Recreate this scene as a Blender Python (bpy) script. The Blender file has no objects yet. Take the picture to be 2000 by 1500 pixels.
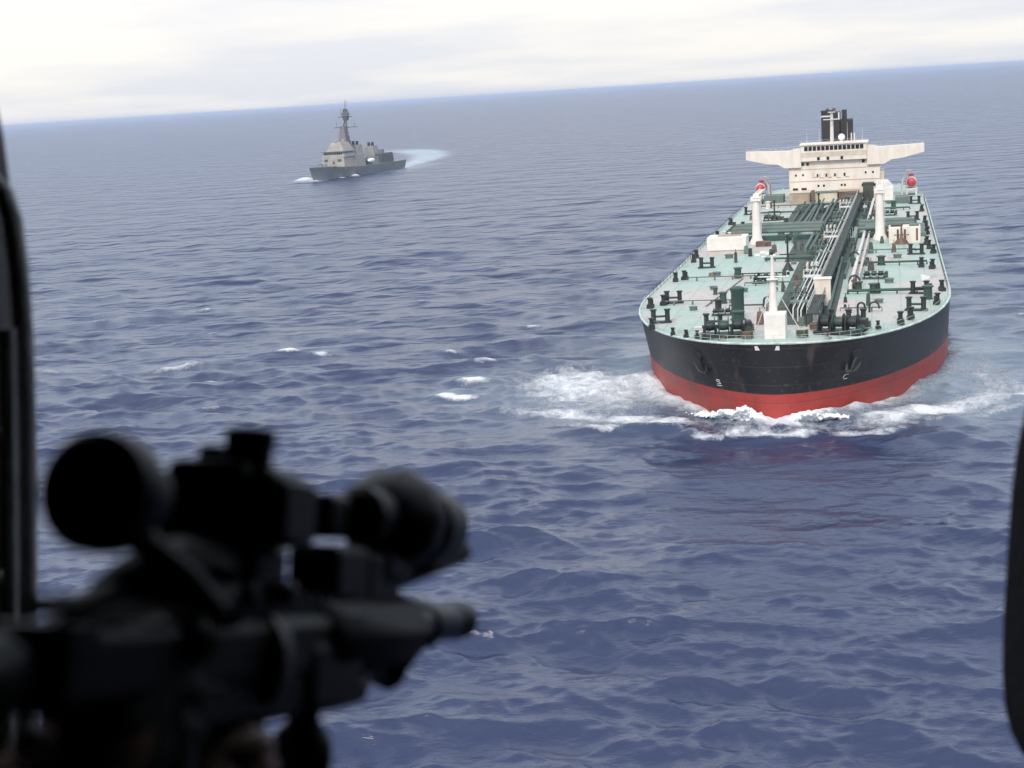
import bpy, bmesh, math, random
import numpy as np
from mathutils import Vector, Matrix

random.seed(7)
RNG = np.random.default_rng(11)
R_ = math.radians
PI = math.pi
SC = bpy.context.scene
COL = SC.collection

# ------------------------------------------------------------------ camera
CAM_H = 46.0
FPX = 2800.0                                    # focal length in pixels of a 2000 px wide picture
ROLL = math.atan2(127, 2000)
PITCH = R_(11.415)
right0 = Vector((1, 0, 0)); up0 = Vector((0, math.sin(PITCH), math.cos(PITCH)))
FWD = Vector((0, math.cos(PITCH), -math.sin(PITCH)))
RGT = right0 * math.cos(ROLL) - up0 * math.sin(ROLL)
UP = right0 * math.sin(ROLL) + up0 * math.cos(ROLL)
CPOS = Vector((0, 0, CAM_H))
cam_data = bpy.data.cameras.new('camera')
cam = bpy.data.objects.new('camera', cam_data)
COL.objects.link(cam)
m = Matrix.Identity(4)
for i in range(3):
    m[i][0] = RGT[i]; m[i][1] = UP[i]; m[i][2] = -FWD[i]; m[i][3] = CPOS[i]
cam.matrix_world = m
cam_data.sensor_width = 36
cam_data.lens = 36 * FPX / 2000
cam_data.clip_start = 0.05
cam_data.clip_end = 200000
cam_data.dof.use_dof = True
cam_data.dof.focus_distance = 260
cam_data.dof.aperture_fstop = 7.0
SC.camera = cam

# ------------------------------------------------------------------ sky, sun, exposure
SUN_AZ, SUN_EL = R_(200), R_(42)                # behind the camera, a little to its left
W = bpy.data.worlds.new('World'); SC.world = W; W.use_nodes = True
nt = W.node_tree; N = nt.nodes; LK = nt.links
for n in list(N): N.remove(n)
def nd(t, x=None, **kw):
    n = (x or N).new(t)
    for k, v in kw.items(): setattr(n, k, v)
    return n
def wmath(op, a, b=None, c=None, clamp=False):
    n = N.new('ShaderNodeMath'); n.operation = op; n.use_clamp = clamp
    for i, q in enumerate((a, b, c)):
        if q is None: continue
        if isinstance(q, (int, float)): n.inputs[i].default_value = q
        else: LK.new(q, n.inputs[i])
    return n.outputs[0]
sky = nd('ShaderNodeTexSky', sky_type='NISHITA', sun_disc=False)
sky.sun_elevation = SUN_EL; sky.sun_rotation = SUN_AZ; sky.altitude = 0; sky.air_density = 1.0; sky.dust_density = 0.6
tc = nd('ShaderNodeTexCoord')
sep = nd('ShaderNodeSeparateXYZ'); LK.new(tc.outputs['Generated'], sep.inputs[0])
zc = wmath('MAXIMUM', sep.outputs[2], 0.0)
den = wmath('ADD', zc, 0.09)
px = wmath('DIVIDE', sep.outputs[0], den); py = wmath('DIVIDE', sep.outputs[1], den)
cmb = nd('ShaderNodeCombineXYZ'); LK.new(px, cmb.inputs[0]); LK.new(py, cmb.inputs[1])
n1 = nd('ShaderNodeTexNoise'); n1.inputs['Scale'].default_value = 0.55; n1.inputs['Detail'].default_value = 7; n1.inputs['Roughness'].default_value = 0.55
LK.new(cmb.outputs[0], n1.inputs['Vector'])
mp = nd('ShaderNodeMapping'); mp.inputs['Location'].default_value = (4.6, 6.2, 0); LK.new(cmb.outputs[0], mp.inputs['Vector'])
n2 = nd('ShaderNodeTexNoise'); n2.inputs['Scale'].default_value = 0.42; n2.inputs['Detail'].default_value = 6; LK.new(mp.outputs[0], n2.inputs['Vector'])
# broken cloud: near the horizon the layers pile up to an unbroken white
cover = wmath('MULTIPLY_ADD', wmath('MINIMUM', wmath('MAXIMUM', wmath('SUBTRACT', zc, 0.095), 0.0), 0.075), -5.6, 0.86)
mr = nd('ShaderNodeMapRange'); mr.interpolation_type = 'SMOOTHSTEP'
LK.new(wmath('ADD', n1.outputs['Fac'], cover), mr.inputs['Value'])
mr.inputs['From Min'].default_value = 0.78; mr.inputs['From Max'].default_value = 1.12
cr = nd('ShaderNodeValToRGB'); LK.new(n2.outputs['Fac'], cr.inputs[0])
cr.color_ramp.elements[0].position = 0.41; cr.color_ramp.elements[0].color = (3.45, 3.52, 3.72, 1)
cr.color_ramp.elements[1].position = 0.57; cr.color_ramp.elements[1].color = (4.25, 4.12, 3.9, 1)
mx = nd('ShaderNodeMixRGB'); mr.inputs['To Min'].default_value = 0.22; LK.new(mr.outputs[0], mx.inputs[0]); LK.new(sky.outputs[0], mx.inputs[1]); 
gr_ = wmath('MULTIPLY_ADD', wmath('MINIMUM', zc, 0.6), 1.35, 0.80)         # an overcast is brighter overhead than at the horizon
vm = nd('ShaderNodeVectorMath', operation='SCALE'); LK.new(cr.outputs[0], vm.inputs[0]); LK.new(gr_, vm.inputs['Scale']); LK.new(vm.outputs[0], mx.inputs[2])
bg = nd('ShaderNodeBackground'); bg.inputs['Strength'].default_value = 0.15
LK.new(mx.outputs[0], bg.inputs['Color'])
wo = nd('ShaderNodeOutputWorld'); LK.new(bg.outputs[0], wo.inputs['Surface'])

sl = bpy.data.lights.new('sun', 'SUN'); sl.energy = 1.1; sl.angle = R_(11); sl.color = (1.0, 0.93, 0.84)
so = bpy.data.objects.new('sun', sl); COL.objects.link(so)
sd = Vector((math.sin(SUN_AZ) * math.cos(SUN_EL), math.cos(SUN_AZ) * math.cos(SUN_EL), math.sin(SUN_EL)))
so.rotation_euler = sd.to_track_quat('Z', 'Y').to_euler()
so.location = (0, -50, 120)

SC.view_settings.view_transform = 'Standard'
SC.view_settings.look = 'None'
SC.view_settings.exposure = 0.93
SC.view_settings.gamma = 1
SC.render.engine = 'CYCLES'
SC.cycles.use_denoising = True
SC.cycles.max_bounces = 6
SC.cycles.sample_clamp_indirect = 6

# ------------------------------------------------------------------ materials
def mat(name, col, rough=0.6, metal=0.0, var=0.18, scale=1.2, col2=None, bump=0.0, bscale=30, spec=0.5, emit=None, streak=None):
    """Painted or worn surface: base colour broken up by two noises, optional second (stain) colour."""
    M_ = bpy.data.materials.new(name); M_.use_nodes = True
    t = M_.node_tree; b = t.nodes['Principled BSDF']
    b.inputs['Roughness'].default_value = rough; b.inputs['Metallic'].default_value = metal
    b.inputs['Specular IOR Level'].default_value = spec
    co = t.nodes.new('ShaderNodeTexCoord')
    src = co.outputs['Object']
    if streak:
        mpn = t.nodes.new('ShaderNodeMapping'); mpn.inputs['Scale'].default_value = streak
        t.links.new(src, mpn.inputs['Vector']); src = mpn.outputs[0]
    a = t.nodes.new('ShaderNodeTexNoise'); a.inputs['Scale'].default_value = scale; a.inputs['Detail'].default_value = 6; a.inputs['Roughness'].default_value = 0.65
    t.links.new(src, a.inputs['Vector'])
    r = t.nodes.new('ShaderNodeValToRGB')
    c2 = col2 or tuple(max(0, c * (1 - 2.2 * var)) for c in col)
    r.color_ramp.elements[0].position = 0.30; r.color_ramp.elements[0].color = (*c2, 1)
    r.color_ramp.elements[1].position = 0.56; r.color_ramp.elements[1].color = (*col, 1)
    e = r.color_ramp.elements.new(0.78); e.color = (*[min(1, c * (1 + var)) for c in col], 1)
    t.links.new(a.outputs['Fac'], r.inputs[0])
    t.links.new(r.outputs[0], b.inputs['Base Color'])
    if bump:
        n = t.nodes.new('ShaderNodeTexNoise'); n.inputs['Scale'].default_value = bscale; n.inputs['Detail'].default_value = 4
        t.links.new(co.outputs['Object'], n.inputs['Vector'])
        bp = t.nodes.new('ShaderNodeBump'); bp.inputs['Strength'].default_value = bump; bp.inputs['Distance'].default_value = 0.02
        t.links.new(n.outputs['Fac'], bp.inputs['Height']); t.links.new(bp.outputs[0], b.inputs['Normal'])
    return M_

MT = {
    'hull_black': mat('hull_black', (0.017, 0.018, 0.021), 0.5, var=0.3, scale=0.25, col2=(0.045, 0.043, 0.042), streak=(1, 1, 0.25)),
    'hull_red': mat('hull_red', (0.34, 0.035, 0.03), 0.55, var=0.25, scale=0.5, col2=(0.2, 0.028, 0.022), streak=(1, 1, 0.3)),
    'mint': mat('mint_deck', (0.42, 0.53, 0.475), 0.6, var=0.10, scale=0.075, col2=(0.47, 0.445, 0.42)),
    'rim': mat('gunwale_paint', (0.52, 0.62, 0.55), 0.6, var=0.2, scale=0.6),
    'dkgreen': mat('dark_green_paint', (0.025, 0.07, 0.05), 0.5, var=0.3, scale=0.8, col2=(0.035, 0.045, 0.038)),
    'grgreen': mat('grey_green_paint', (0.10, 0.15, 0.125), 0.6, var=0.25, scale=0.5, col2=(0.11, 0.105, 0.09)),
    'dkgrey': mat('grating_grey', (0.055, 0.068, 0.06), 0.8, var=0.3, scale=0.6, col2=(0.035, 0.038, 0.034), spec=0.2),
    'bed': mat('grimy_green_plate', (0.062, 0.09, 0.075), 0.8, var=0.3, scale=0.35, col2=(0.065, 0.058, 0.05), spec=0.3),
    'black_iron': mat('black_iron', (0.02, 0.026, 0.025), 0.55, var=0.3, scale=2),
    'cream': mat('cream_paint', (0.72, 0.655, 0.575), 0.55, var=0.05, scale=0.5, col2=(0.62, 0.53, 0.44), streak=(1, 1, 0.3)),
    'cream2': mat('beige_paint', (0.60, 0.52, 0.41), 0.6, var=0.12, scale=0.4),
    'white': mat('white_paint', (0.73, 0.68, 0.63), 0.5, var=0.04, scale=0.6, col2=(0.65, 0.59, 0.53)),
    'offwhite': mat('pale_pipe_paint', (0.62, 0.60, 0.56), 0.5, var=0.12, scale=0.7),
    'pink': mat('primer_pink', (0.55, 0.47, 0.44), 0.7, var=0.12, scale=0.25),
    'rust': mat('rusty_brown', (0.16, 0.10, 0.075), 0.8, var=0.3, scale=1.0),
    'tan': mat('tan_paint', (0.38, 0.30, 0.21), 0.7, var=0.2, scale=0.4),
    'olive': mat('olive_paint', (0.055, 0.06, 0.04), 0.6, var=0.25, scale=0.5),
    'glass': mat('dark_window', (0.012, 0.014, 0.018), 0.12, var=0.2, scale=1),
    'red': mat('lifeboat_red', (0.52, 0.05, 0.06), 0.4, var=0.15, scale=1.2),
    'funnel': mat('funnel_black', (0.022, 0.021, 0.023), 0.6, var=0.3, scale=0.4),
    'radome': mat('radome_white', (0.85, 0.85, 0.83), 0.35, var=0.03, scale=1),
    'haze_grey': mat('haze_grey', (0.20, 0.225, 0.235), 0.6, var=0.1, scale=0.15),
    'navy_lt': mat('naval_grey_light', (0.31, 0.305, 0.295), 0.6, var=0.1, scale=0.2),
    'navy_dk': mat('naval_grey_dark', (0.10, 0.105, 0.115), 0.6, var=0.15, scale=0.2),
    'tanpanel': mat('weathered_tan_panel', (0.33, 0.305, 0.27), 0.65, var=0.12, scale=0.2),
    'mast_brown': mat('mast_grey_brown', (0.17, 0.16, 0.165), 0.6, var=0.1, scale=0.3),
    'gun': mat('gun_black', (0.007, 0.007, 0.009), 0.55, var=0.3, scale=40),
    'gun_grey': mat('gun_grey', (0.085, 0.088, 0.09), 0.5, var=0.35, scale=30),
    'gun_highlight': mat('highlight_grey', (0.27, 0.27, 0.26), 0.45, var=0.3, scale=30),  # highlight put into the colour, for the pale arch on the rifle
    'painted_glint': mat('painted_glint', (0.62, 0.62, 0.6), 0.35, 0.6, var=0.1, scale=30),  # glint brightness painted as pale colour, for the small studs
    'gun_lens': mat('lens_glass', (0.004, 0.004, 0.007), 0.08, var=0.1, scale=10),
    'cabin': mat('cabin_black', (0.012, 0.012, 0.014), 0.7, var=0.3, scale=12, bump=0.3, bscale=120),
    'pad': mat('black_padding', (0.004, 0.004, 0.0055), 0.85, var=0.3, scale=14, bump=0.3, bscale=90, spec=0.2),
    'cabin_grey': mat('cabin_grey', (0.36, 0.36, 0.34), 0.5, var=0.25, scale=9, bump=0.2, bscale=90),
    'cloth': mat('flight_suit_cloth', (0.075, 0.076, 0.068), 0.9, var=0.25, scale=25, bump=0.5, bscale=200),
    'skin': mat('skin', (0.42, 0.24, 0.17), 0.5, var=0.1, scale=30, col2=(0.34, 0.17, 0.12)),
    'glove': mat('glove_black', (0.035, 0.035, 0.033), 0.8, var=0.2, scale=40, bump=0.4, bscale=250),
    'spray': mat('white_water', (0.80, 0.82, 0.84), 0.8, var=0.08, scale=1.5, bump=0.6, bscale=3, spec=0.2),
    'sling': mat('sling_webbing', (0.17, 0.17, 0.16), 0.9, var=0.2, scale=60),
}

def plated(name, col, patch, stain, rough, seam_u, seam_v, vertical=False, stain_amt=0.5, seam_dark=0.72, axes=(0, 1)):
    """Painted steel plate: faded patches, rust runs and the faint lines of the plate seams."""
    M_ = bpy.data.materials.new(name); M_.use_nodes = True; t = M_.node_tree; b = t.nodes['Principled BSDF']; nn, lk = t.nodes, t.links
    b.inputs['Roughness'].default_value = rough; co = nn.new('ShaderNodeTexCoord')
    def noise(scale, detail, sc=(1, 1, 1), rough_=0.6):
        mpn = nn.new('ShaderNodeMapping'); mpn.inputs['Scale'].default_value = sc; lk.new(co.outputs['Object'], mpn.inputs['Vector'])
        n = nn.new('ShaderNodeTexNoise'); n.inputs['Scale'].default_value = scale; n.inputs['Detail'].default_value = detail; n.inputs['Roughness'].default_value = rough_; lk.new(mpn.outputs[0], n.inputs['Vector']); return n.outputs['Fac']
    def ramp(v, a, c):
        r = nn.new('ShaderNodeMapRange'); r.interpolation_type = 'SMOOTHSTEP'; r.inputs['From Min'].default_value = a; r.inputs['From Max'].default_value = c; lk.new(v, r.inputs['Value']); return r.outputs[0]
    def mix(f, a, c, bl='MIX'):
        m_ = nn.new('ShaderNodeMixRGB'); m_.blend_type = bl
        for i, q in ((0, f), (1, a), (2, c)):
            if isinstance(q, (int, float)): m_.inputs[i].default_value = q
            elif isinstance(q, tuple): m_.inputs[i].default_value = (*q, 1)
            else: lk.new(q, m_.inputs[i])
        return m_.outputs[0]
    def mul(a, c):
        m_ = nn.new('ShaderNodeMath'); m_.operation = 'MULTIPLY'
        for i, q in ((0, a), (1, c)):
            if isinstance(q, (int, float)): m_.inputs[i].default_value = q
            else: lk.new(q, m_.inputs[i])
        return m_.outputs[0]
    c = mix(ramp(noise(0.06, 5), 0.44, 0.62), col, patch)
    c = mix(mul(ramp(noise(0.35, 6, (1, 1, 0.15) if vertical else (1, 0.35, 1), 0.7), 0.54, 0.74), stain_amt), c, stain)
    c = mix(mul(ramp(noise(1.6, 5), 0.56, 0.72), stain_amt * 0.8), c, stain)
    c = mix(1.0, c, mix(noise(0.7, 6), (0.80, 0.80, 0.80), (1.14, 1.14, 1.14)), 'MULTIPLY')
    sp_ = nn.new('ShaderNodeSeparateXYZ'); lk.new(co.outputs['Object'], sp_.inputs[0])
    def seam(axis, step, w):
        a = nn.new('ShaderNodeMath'); a.operation = 'PINGPONG'; lk.new(sp_.outputs[axis], a.inputs[0]); a.inputs[1].default_value = step / 2
        r = nn.new('ShaderNodeMapRange'); r.inputs['From Min'].default_value = 0; r.inputs['From Max'].default_value = w; lk.new(a.outputs[0], r.inputs['Value']); return r.outputs[0]
    sm = mul(seam(axes[0], seam_u, 0.13), seam(axes[1], seam_v, 0.13))
    inv = nn.new('ShaderNodeMath'); inv.operation = 'SUBTRACT'; inv.inputs[0].default_value = 1.0; lk.new(sm, inv.inputs[1])
    c = mix(mul(inv.outputs[0], 1 - seam_dark), c, tuple(x * 0.45 for x in stain))
    lk.new(c, b.inputs['Base Color'])
    bp = nn.new('ShaderNodeBump'); bp.inputs['Strength'].default_value = 0.5; bp.inputs['Distance'].default_value = 0.05; lk.new(sm, bp.inputs['Height']); lk.new(bp.outputs[0], b.inputs['Normal'])
    return M_
MT['mint'] = plated('mint_deck', (0.335, 0.445, 0.385), (0.46, 0.425, 0.39), (0.20, 0.165, 0.125), 0.6, 4.2, 12.5, stain_amt=0.6)
MT['hull_black'] = plated('hull_black', (0.010, 0.0105, 0.0125), (0.017, 0.017, 0.019), (0.095, 0.068, 0.052), 0.45, 10.4, 2.6, True, 0.75, 0.6, (1, 2))
MT['hull_red'] = plated('hull_red', (0.36, 0.042, 0.032), (0.29, 0.042, 0.034), (0.12, 0.05, 0.038), 0.5, 10.4, 2.6, True, 0.8, 0.65, (1, 2))

# ------------------------------------------------------------------ mesh helpers
class MB:
    def __init__(s): s.v = []; s.f = []
    def add(s, vs, fs):
        o = len(s.v); s.v += [tuple(p) for p in vs]; s.f += [tuple(i + o for i in f) for f in fs]; return s
    def box(s, c, d, rz=0.0, taper=1.0, tilt=None):
        x, y, z = d[0] / 2, d[1] / 2, d[2] / 2
        P = [(-x, -y, -z), (x, -y, -z), (x, y, -z), (-x, y, -z), (-x * taper, -y * taper, z), (x * taper, -y * taper, z), (x * taper, y * taper, z), (-x * taper, y * taper, z)]
        M_ = Matrix.Rotation(rz, 3, 'Z')
        if tilt: M_ = M_ @ Matrix.Rotation(tilt[1], 3, tilt[0])
        return s.add([Vector(c) + M_ @ Vector(p) for p in P], [(0, 3, 2, 1), (4, 5, 6, 7), (0, 1, 5, 4), (1, 2, 6, 5), (2, 3, 7, 6), (3, 0, 4, 7)])
    def bbox(s, x0, x1, y0, y1, z0, z1):
        return s.box(((x0 + x1) / 2, (y0 + y1) / 2, (z0 + z1) / 2), (x1 - x0, y1 - y0, z1 - z0))
    def cyl(s, a, b, r0, r1=None, n=10, cap=True):
        a, b = Vector(a), Vector(b); r1 = r0 if r1 is None else r1
        q = (b - a).to_track_quat('Z', 'Y')
        vs = []
        for p, r in ((a, r0), (b, r1)):
            for i in range(n):
                t = 2 * PI * i / n; vs.append(p + q @ Vector((r * math.cos(t), r * math.sin(t), 0)))
        fs = [(i, (i + 1) % n, n + (i + 1) % n, n + i) for i in range(n)]
        if cap: fs += [tuple(range(n - 1, -1, -1)), tuple(range(n, 2 * n))]
        return s.add(vs, fs)
    def tube(s, pts, r, n=8):
        pts = [Vector(p) for p in pts]; rs = r if isinstance(r, (list, tuple)) else [r] * len(pts)
        vs = []; k = len(pts); ref = None
        for i, p in enumerate(pts):
            d = (pts[min(i + 1, k - 1)] - pts[max(i - 1, 0)]).normalized()
            if ref is None: ref = d.orthogonal().normalized()
            ref = (ref - d * ref.dot(d)).normalized(); bi = d.cross(ref)
            for j in range(n):
                t = 2 * PI * j / n; vs.append(p + (ref * math.cos(t) + bi * math.sin(t)) * rs[i])
        fs = [(i * n + j, i * n + (j + 1) % n, (i + 1) * n + (j + 1) % n, (i + 1) * n + j) for i in range(k - 1) for j in range(n)]
        fs += [tuple(range(n - 1, -1, -1)), tuple(range((k - 1) * n, k * n))]
        return s.add(vs, fs)
    def lathe(s, prof, c=(0, 0, 0), n=14, axis=None):
        """prof: (radius, height) pairs about +Z at c, or about axis."""
        q = Vector(axis).to_track_quat('Z', 'Y') if axis is not None else None
        vs = []; k = len(prof); c = Vector(c)
        for r, h in prof:
            for j in range(n):
                t = 2 * PI * j / n; p = Vector((r * math.cos(t), r * math.sin(t), h)); vs.append(c + (q @ p if q else p))
        fs = [(i * n + j, i * n + (j + 1) % n, (i + 1) * n + (j + 1) % n, (i + 1) * n + j) for i in range(k - 1) for j in range(n)]
        fs += [tuple(range(n - 1, -1, -1)), tuple(range((k - 1) * n, k * n))]
        return s.add(vs, fs)
    def sphere(s, c, r, n=12, k=8, sz=1.0):
        prof = [(max(1e-3, r * math.sin(PI * i / k)), -r * sz * math.cos(PI * i / k)) for i in range(k + 1)]
        return s.lathe(prof, c, n)
    def prism(s, poly, y0, y1):
        """poly in (x, z), extruded along y."""
        n = len(poly)
        vs = [(x, y0, z) for x, z in poly] + [(x, y1, z) for x, z in poly]
        return s.add(vs, [tuple(range(n)), tuple(range(2 * n - 1, n - 1, -1))] + [(i, n + i, n + (i + 1) % n, (i + 1) % n) for i in range(n)])
    def mesh(s, name, smooth=False):
        me = bpy.data.meshes.new(name); me.from_pydata(s.v, [], s.f)
        bm = bmesh.new(); bm.from_mesh(me); bmesh.ops.recalc_face_normals(bm, faces=bm.faces); bm.to_mesh(me); bm.free()
        if smooth:
            me.shade_smooth(); me.set_sharp_from_angle(angle=R_(38))
        return me
    def build(s, name, material, parent=None, smooth=True, bevel=0.0):
        o = bpy.data.objects.new(name, s.mesh(name, smooth)); COL.objects.link(o)
        o.data.materials.append(MT[material] if isinstance(material, str) else material)
        if parent is not None: o.parent = parent
        if bevel:
            b = o.modifiers.new('bevel', 'BEVEL'); b.width = bevel; b.segments = 2; b.limit_method = 'ANGLE'
        return o
def tag(o, label=None, cat=None, group=None, kind=None):
    for k, v in (('label', label), ('category', cat), ('group', group), ('kind', kind)):
        if v: o[k] = v
    return o
def empty(name, loc, rz=0.0):
    o = bpy.data.objects.new(name, None); COL.objects.link(o); o.location = loc; o.rotation_euler = (0, 0, rz); o.empty_display_size = 1
    return o
def copy_part(o, loc, rz=0.0, scale=1.0):
    """A further copy of a part (and of its sub-parts) under the same thing."""
    c = o.copy(); COL.objects.link(c); c.parent = o.parent; c.location = loc; c.rotation_euler = (0, 0, rz); c.scale = (scale,) * 3
    for ch in o.children:
        d = ch.copy(); COL.objects.link(d); d.parent = c
    return c
def at(x, y, d):
    """World point seen at picture position (x, y), d metres in front of the lens."""
    return CPOS + FWD * d + RGT * ((x - 1000) / FPX * d) + UP * ((750 - y) / FPX * d)

# ------------------------------------------------------------------ ship frames
TH = R_(15.2)
TS = Vector((35.3, 189.1, 0))
T_AFT = np.array([math.sin(TH), math.cos(TH)]); T_RT = np.array([math.cos(TH), -math.sin(TH)])
DZ = 11.0                     # height of the tanker's deck above the water
BM = 24.4                     # half beam
def t_local(X, Y):
    dx, dy = X - TS[0], Y - TS[1]
    return dx * T_AFT[0] + dy * T_AFT[1], dx * T_RT[0] + dy * T_RT[1]
def bow_par(z):
    t = min(1, max(0, z / DZ)) ** 1.2
    return 54 - 8 * t, 0.67 - 0.25 * t, 0.9 - 0.9 * t          # bow length, fullness, stem offset
def half_breadth(u, z):
    L, e, u0 = bow_par(z); q = np.clip((u - u0) / L, 0, 1)
    b = BM * (1 - (1 - q) ** 2) ** e
    s = np.clip((u - 215) / 59, 0, 1)
    return b * (1 - 0.28 * s ** 2.2)
DS = Vector((-116, 908, 0)); DH = R_(20.7)
D_AFT = np.array([math.sin(DH), math.cos(DH)]); D_RT = np.array([math.cos(DH), -math.sin(DH)])

# ------------------------------------------------------------------ the sea
def vnoise(x, y, seed=0):
    xi = np.floor(x).astype(np.int64); yi = np.floor(y).astype(np.int64); fx = x - xi; fy = y - yi
    fx = fx * fx * (3 - 2 * fx); fy = fy * fy * (3 - 2 * fy)
    def h(a, b):
        n = (a * 374761393 + b * 668265263 + seed * 974711) & 0x7fffffff
        n = ((n ^ (n >> 13)) * 1274126177) & 0x7fffffff
        return ((n ^ (n >> 16)) & 0xffff) / 65535.0
    return (h(xi, yi) * (1 - fx) + h(xi + 1, yi) * fx) * (1 - fy) + (h(xi, yi + 1) * (1 - fx) + h(xi + 1, yi + 1) * fx) * fy
def fbm(x, y, o=4, seed=0):
    a = 0.5; t = 0; s = 0
    for i in range(o):
        t = t + a * vnoise(x, y, seed + i); s += a; a *= 0.5; x = x * 2.03 + 3.1; y = y * 2.03 + 1.7
    return t / s
def sstep(a, b, x):
    t = np.clip((x - a) / (b - a), 0, 1); return t * t * (3 - 2 * t)

def build_sea():
    nr, na = 1000, 980
    ang = np.linspace(R_(36), 0.0011, nr - 8)
    rr = CAM_H / np.tan(ang)
    rr = np.concatenate([[2, 15, 30, 45], rr, [48000, 60000, 80000, 120000]])
    dense = np.linspace(-R_(33), R_(33), na)
    coarse = np.linspace(R_(33), R_(327), 62)[1:-1]
    phi = np.concatenate([dense, coarse]); na = len(phi); nr = len(rr)
    X = (rr[:, None] * np.sin(phi)[None, :]); Y = (rr[:, None] * np.cos(phi)[None, :])
    dR = np.gradient(rr)[:, None] * np.ones((1, na)); dP = rr[:, None] * np.gradient(np.concatenate([phi]))[None, :]
    dP = np.abs(dP)
    X = X.astype(np.float32).ravel(); Y = Y.astype(np.float32).ravel(); dR = dR.ravel().astype(np.float32); dP = dP.ravel().astype(np.float32)
    rad = np.hypot(X, Y) + 1e-6; ex, ey = X / rad, Y / rad
    Z = np.zeros_like(X); DX = np.zeros_like(X); DY = np.zeros_like(X); lost = np.zeros_like(X)
    u, v = t_local(X, Y)
    # the smoother water just ahead of the bulky bow, and slow changes of the wind's mark
    calm = 1 - 0.62 * np.exp(-(((u + 24) / 26) ** 2 + ((v - 4) / 17) ** 2))
    gust = (0.75 + 0.5 * fbm(X / 90, Y / 60, 3, 5)) * (0.34 + 1.3 * fbm(X / 21 + 5, Y / 15, 3, 9))
    short = (calm * gust).astype(np.float32)
    nw = 104
    lam = 1.3 * (34 / 1.3) ** (np.arange(nw) / (nw - 1))
    lam *= RNG.uniform(0.94, 1.06, nw)
    wind = R_(-106)
    for i in range(nw):
        L = lam[i]; k = 2 * PI / L
        spread = 0.95 if L < 9 else 0.7
        th = wind + RNG.normal(0, spread * 0.72)
        slope = 0.037 * (1.0 if L < 7 else 0.82 if L < 13 else 0.82 * math.exp(-((L - 13) / 13) ** 2)) * (0.82 + 0.25 * min(1, L / 5))
        a = slope / k; kx, ky = k * math.cos(th), k * math.sin(th)
        c = np.abs(math.cos(th) * ex + math.sin(th) * ey); s_ = np.sqrt(np.maximum(0, 1 - c * c))
        sp = np.maximum(dR * c, dP * s_)
        att = np.clip(1.35 - 3.4 * sp / L, 0, 1)
        amp = a * att * (short if L < 16 else calm ** 0.5)
        ph = (kx * X + ky * Y + RNG.uniform(0, 2 * PI)).astype(np.float32)
        cs, sn = np.cos(ph), np.sin(ph)
        Z += amp * cs; q = 0.9
        DX -= q * amp * sn * math.cos(th); DY -= q * amp * sn * math.sin(th)
        lost += 0.5 * slope ** 2 * (1 - att ** 2)
    # --- white water
    foam = np.zeros_like(X); aer = np.zeros_like(X)
    near = (rad < 700)
    un, vn, Xn, Yn = u[near], v[near], X[near], Y[near]
    nz = fbm(Xn / 3.2, Yn / 3.2, 5, 21); nz2 = fbm(Xn / 9.0, Yn / 9.0, 4, 41); nz3 = fbm(Xn / 1.3, Yn / 1.3, 4, 61)
    f = np.zeros_like(un); a2 = np.zeros_like(un); hz = np.zeros_like(un)
    e = np.abs(vn) - half_breadth(un, 0.0)
    def blob(cu, cv, ru, rv, amp, rot=0.0, edge=1.0):
        c_, s_ = math.cos(rot), math.sin(rot)
        p = (un - cu) * c_ + (vn - cv) * s_; q = -(un - cu) * s_ + (vn - cv) * c_
        return amp * np.exp(-((p / ru) ** 2 + (q / rv) ** 2) ** edge)
    # water thrown up along the stem and rolled away from it
    along = np.exp(-np.maximum(un, 0) / 26.0) * sstep(-9, -3, un)
    crest = np.exp(-((e - 1.6) / 1.9) ** 2) * along * (un > -6)
    stem = np.exp(-(((un + 1.2) / 3.4) ** 2 + (vn / 4.6) ** 2))
    hz += 0.95 * crest * (0.5 + 1.0 * nz2) + 0.35 * stem
    f += 1.05 * np.exp(-((e - 0.6) / 2.6) ** 2) * sstep(-6, -1, un) * np.exp(-np.maximum(un - 12, 0) / 22) * (e > -3)
    f += 0.8 * stem
    # breaking front of the bow wave: a curved line ahead of the stem, trailing off to both sides
    front = -7.4 + 0.020 * np.abs(vn - 4) ** 2.0
    front = np.where(vn < -6, -6.9 + 0.012 * (vn + 6) ** 2, front)
    front = np.where(vn > 14, -5.4 + 0.85 * (vn - 14) + 0.4 * nz, front)
    dfr = un - front + (nz2 - 0.5) * 7.0
    wr = sstep(46, 12, np.abs(vn)); 
    f += 0.95 * np.exp(-(dfr / 1.1) ** 2) * wr * sstep(0.36, 0.60, nz2 + 0.05 * (np.abs(vn - 5) < 9))
    f += 0.42 * sstep(-0.5, 2.0, dfr) * sstep(15, 3, dfr) * wr * (e > -2) * (0.5 + nz)
    hz += 0.55 * np.exp(-((dfr - 1.3) / 2.1) ** 2) * wr
    # churned patch off the port bow (left in the picture) with streaks reaching out
    f += blob(31, -36, 11, 9, 0.92) + blob(22, -30, 9, 10, 0.42) + blob(13, -24, 8, 12, 0.52) + blob(6, -33, 2.0, 11, 0.55, 0.22) + blob(2, -19, 2.2, 9, 0.75, 0.25) + blob(26, -24, 9, 3.5, 0.6)
    f += blob(17, 30, 3.0, 16, 0.75, -0.5) + blob(8, 22, 2.4, 9, 0.7, -0.4) + blob(34, 29, 18, 4, 0.5) + blob(3, 15, 3.0, 6, 0.5, -0.5) + blob(25, 36, 6, 9, 0.4, -0.4)
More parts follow.
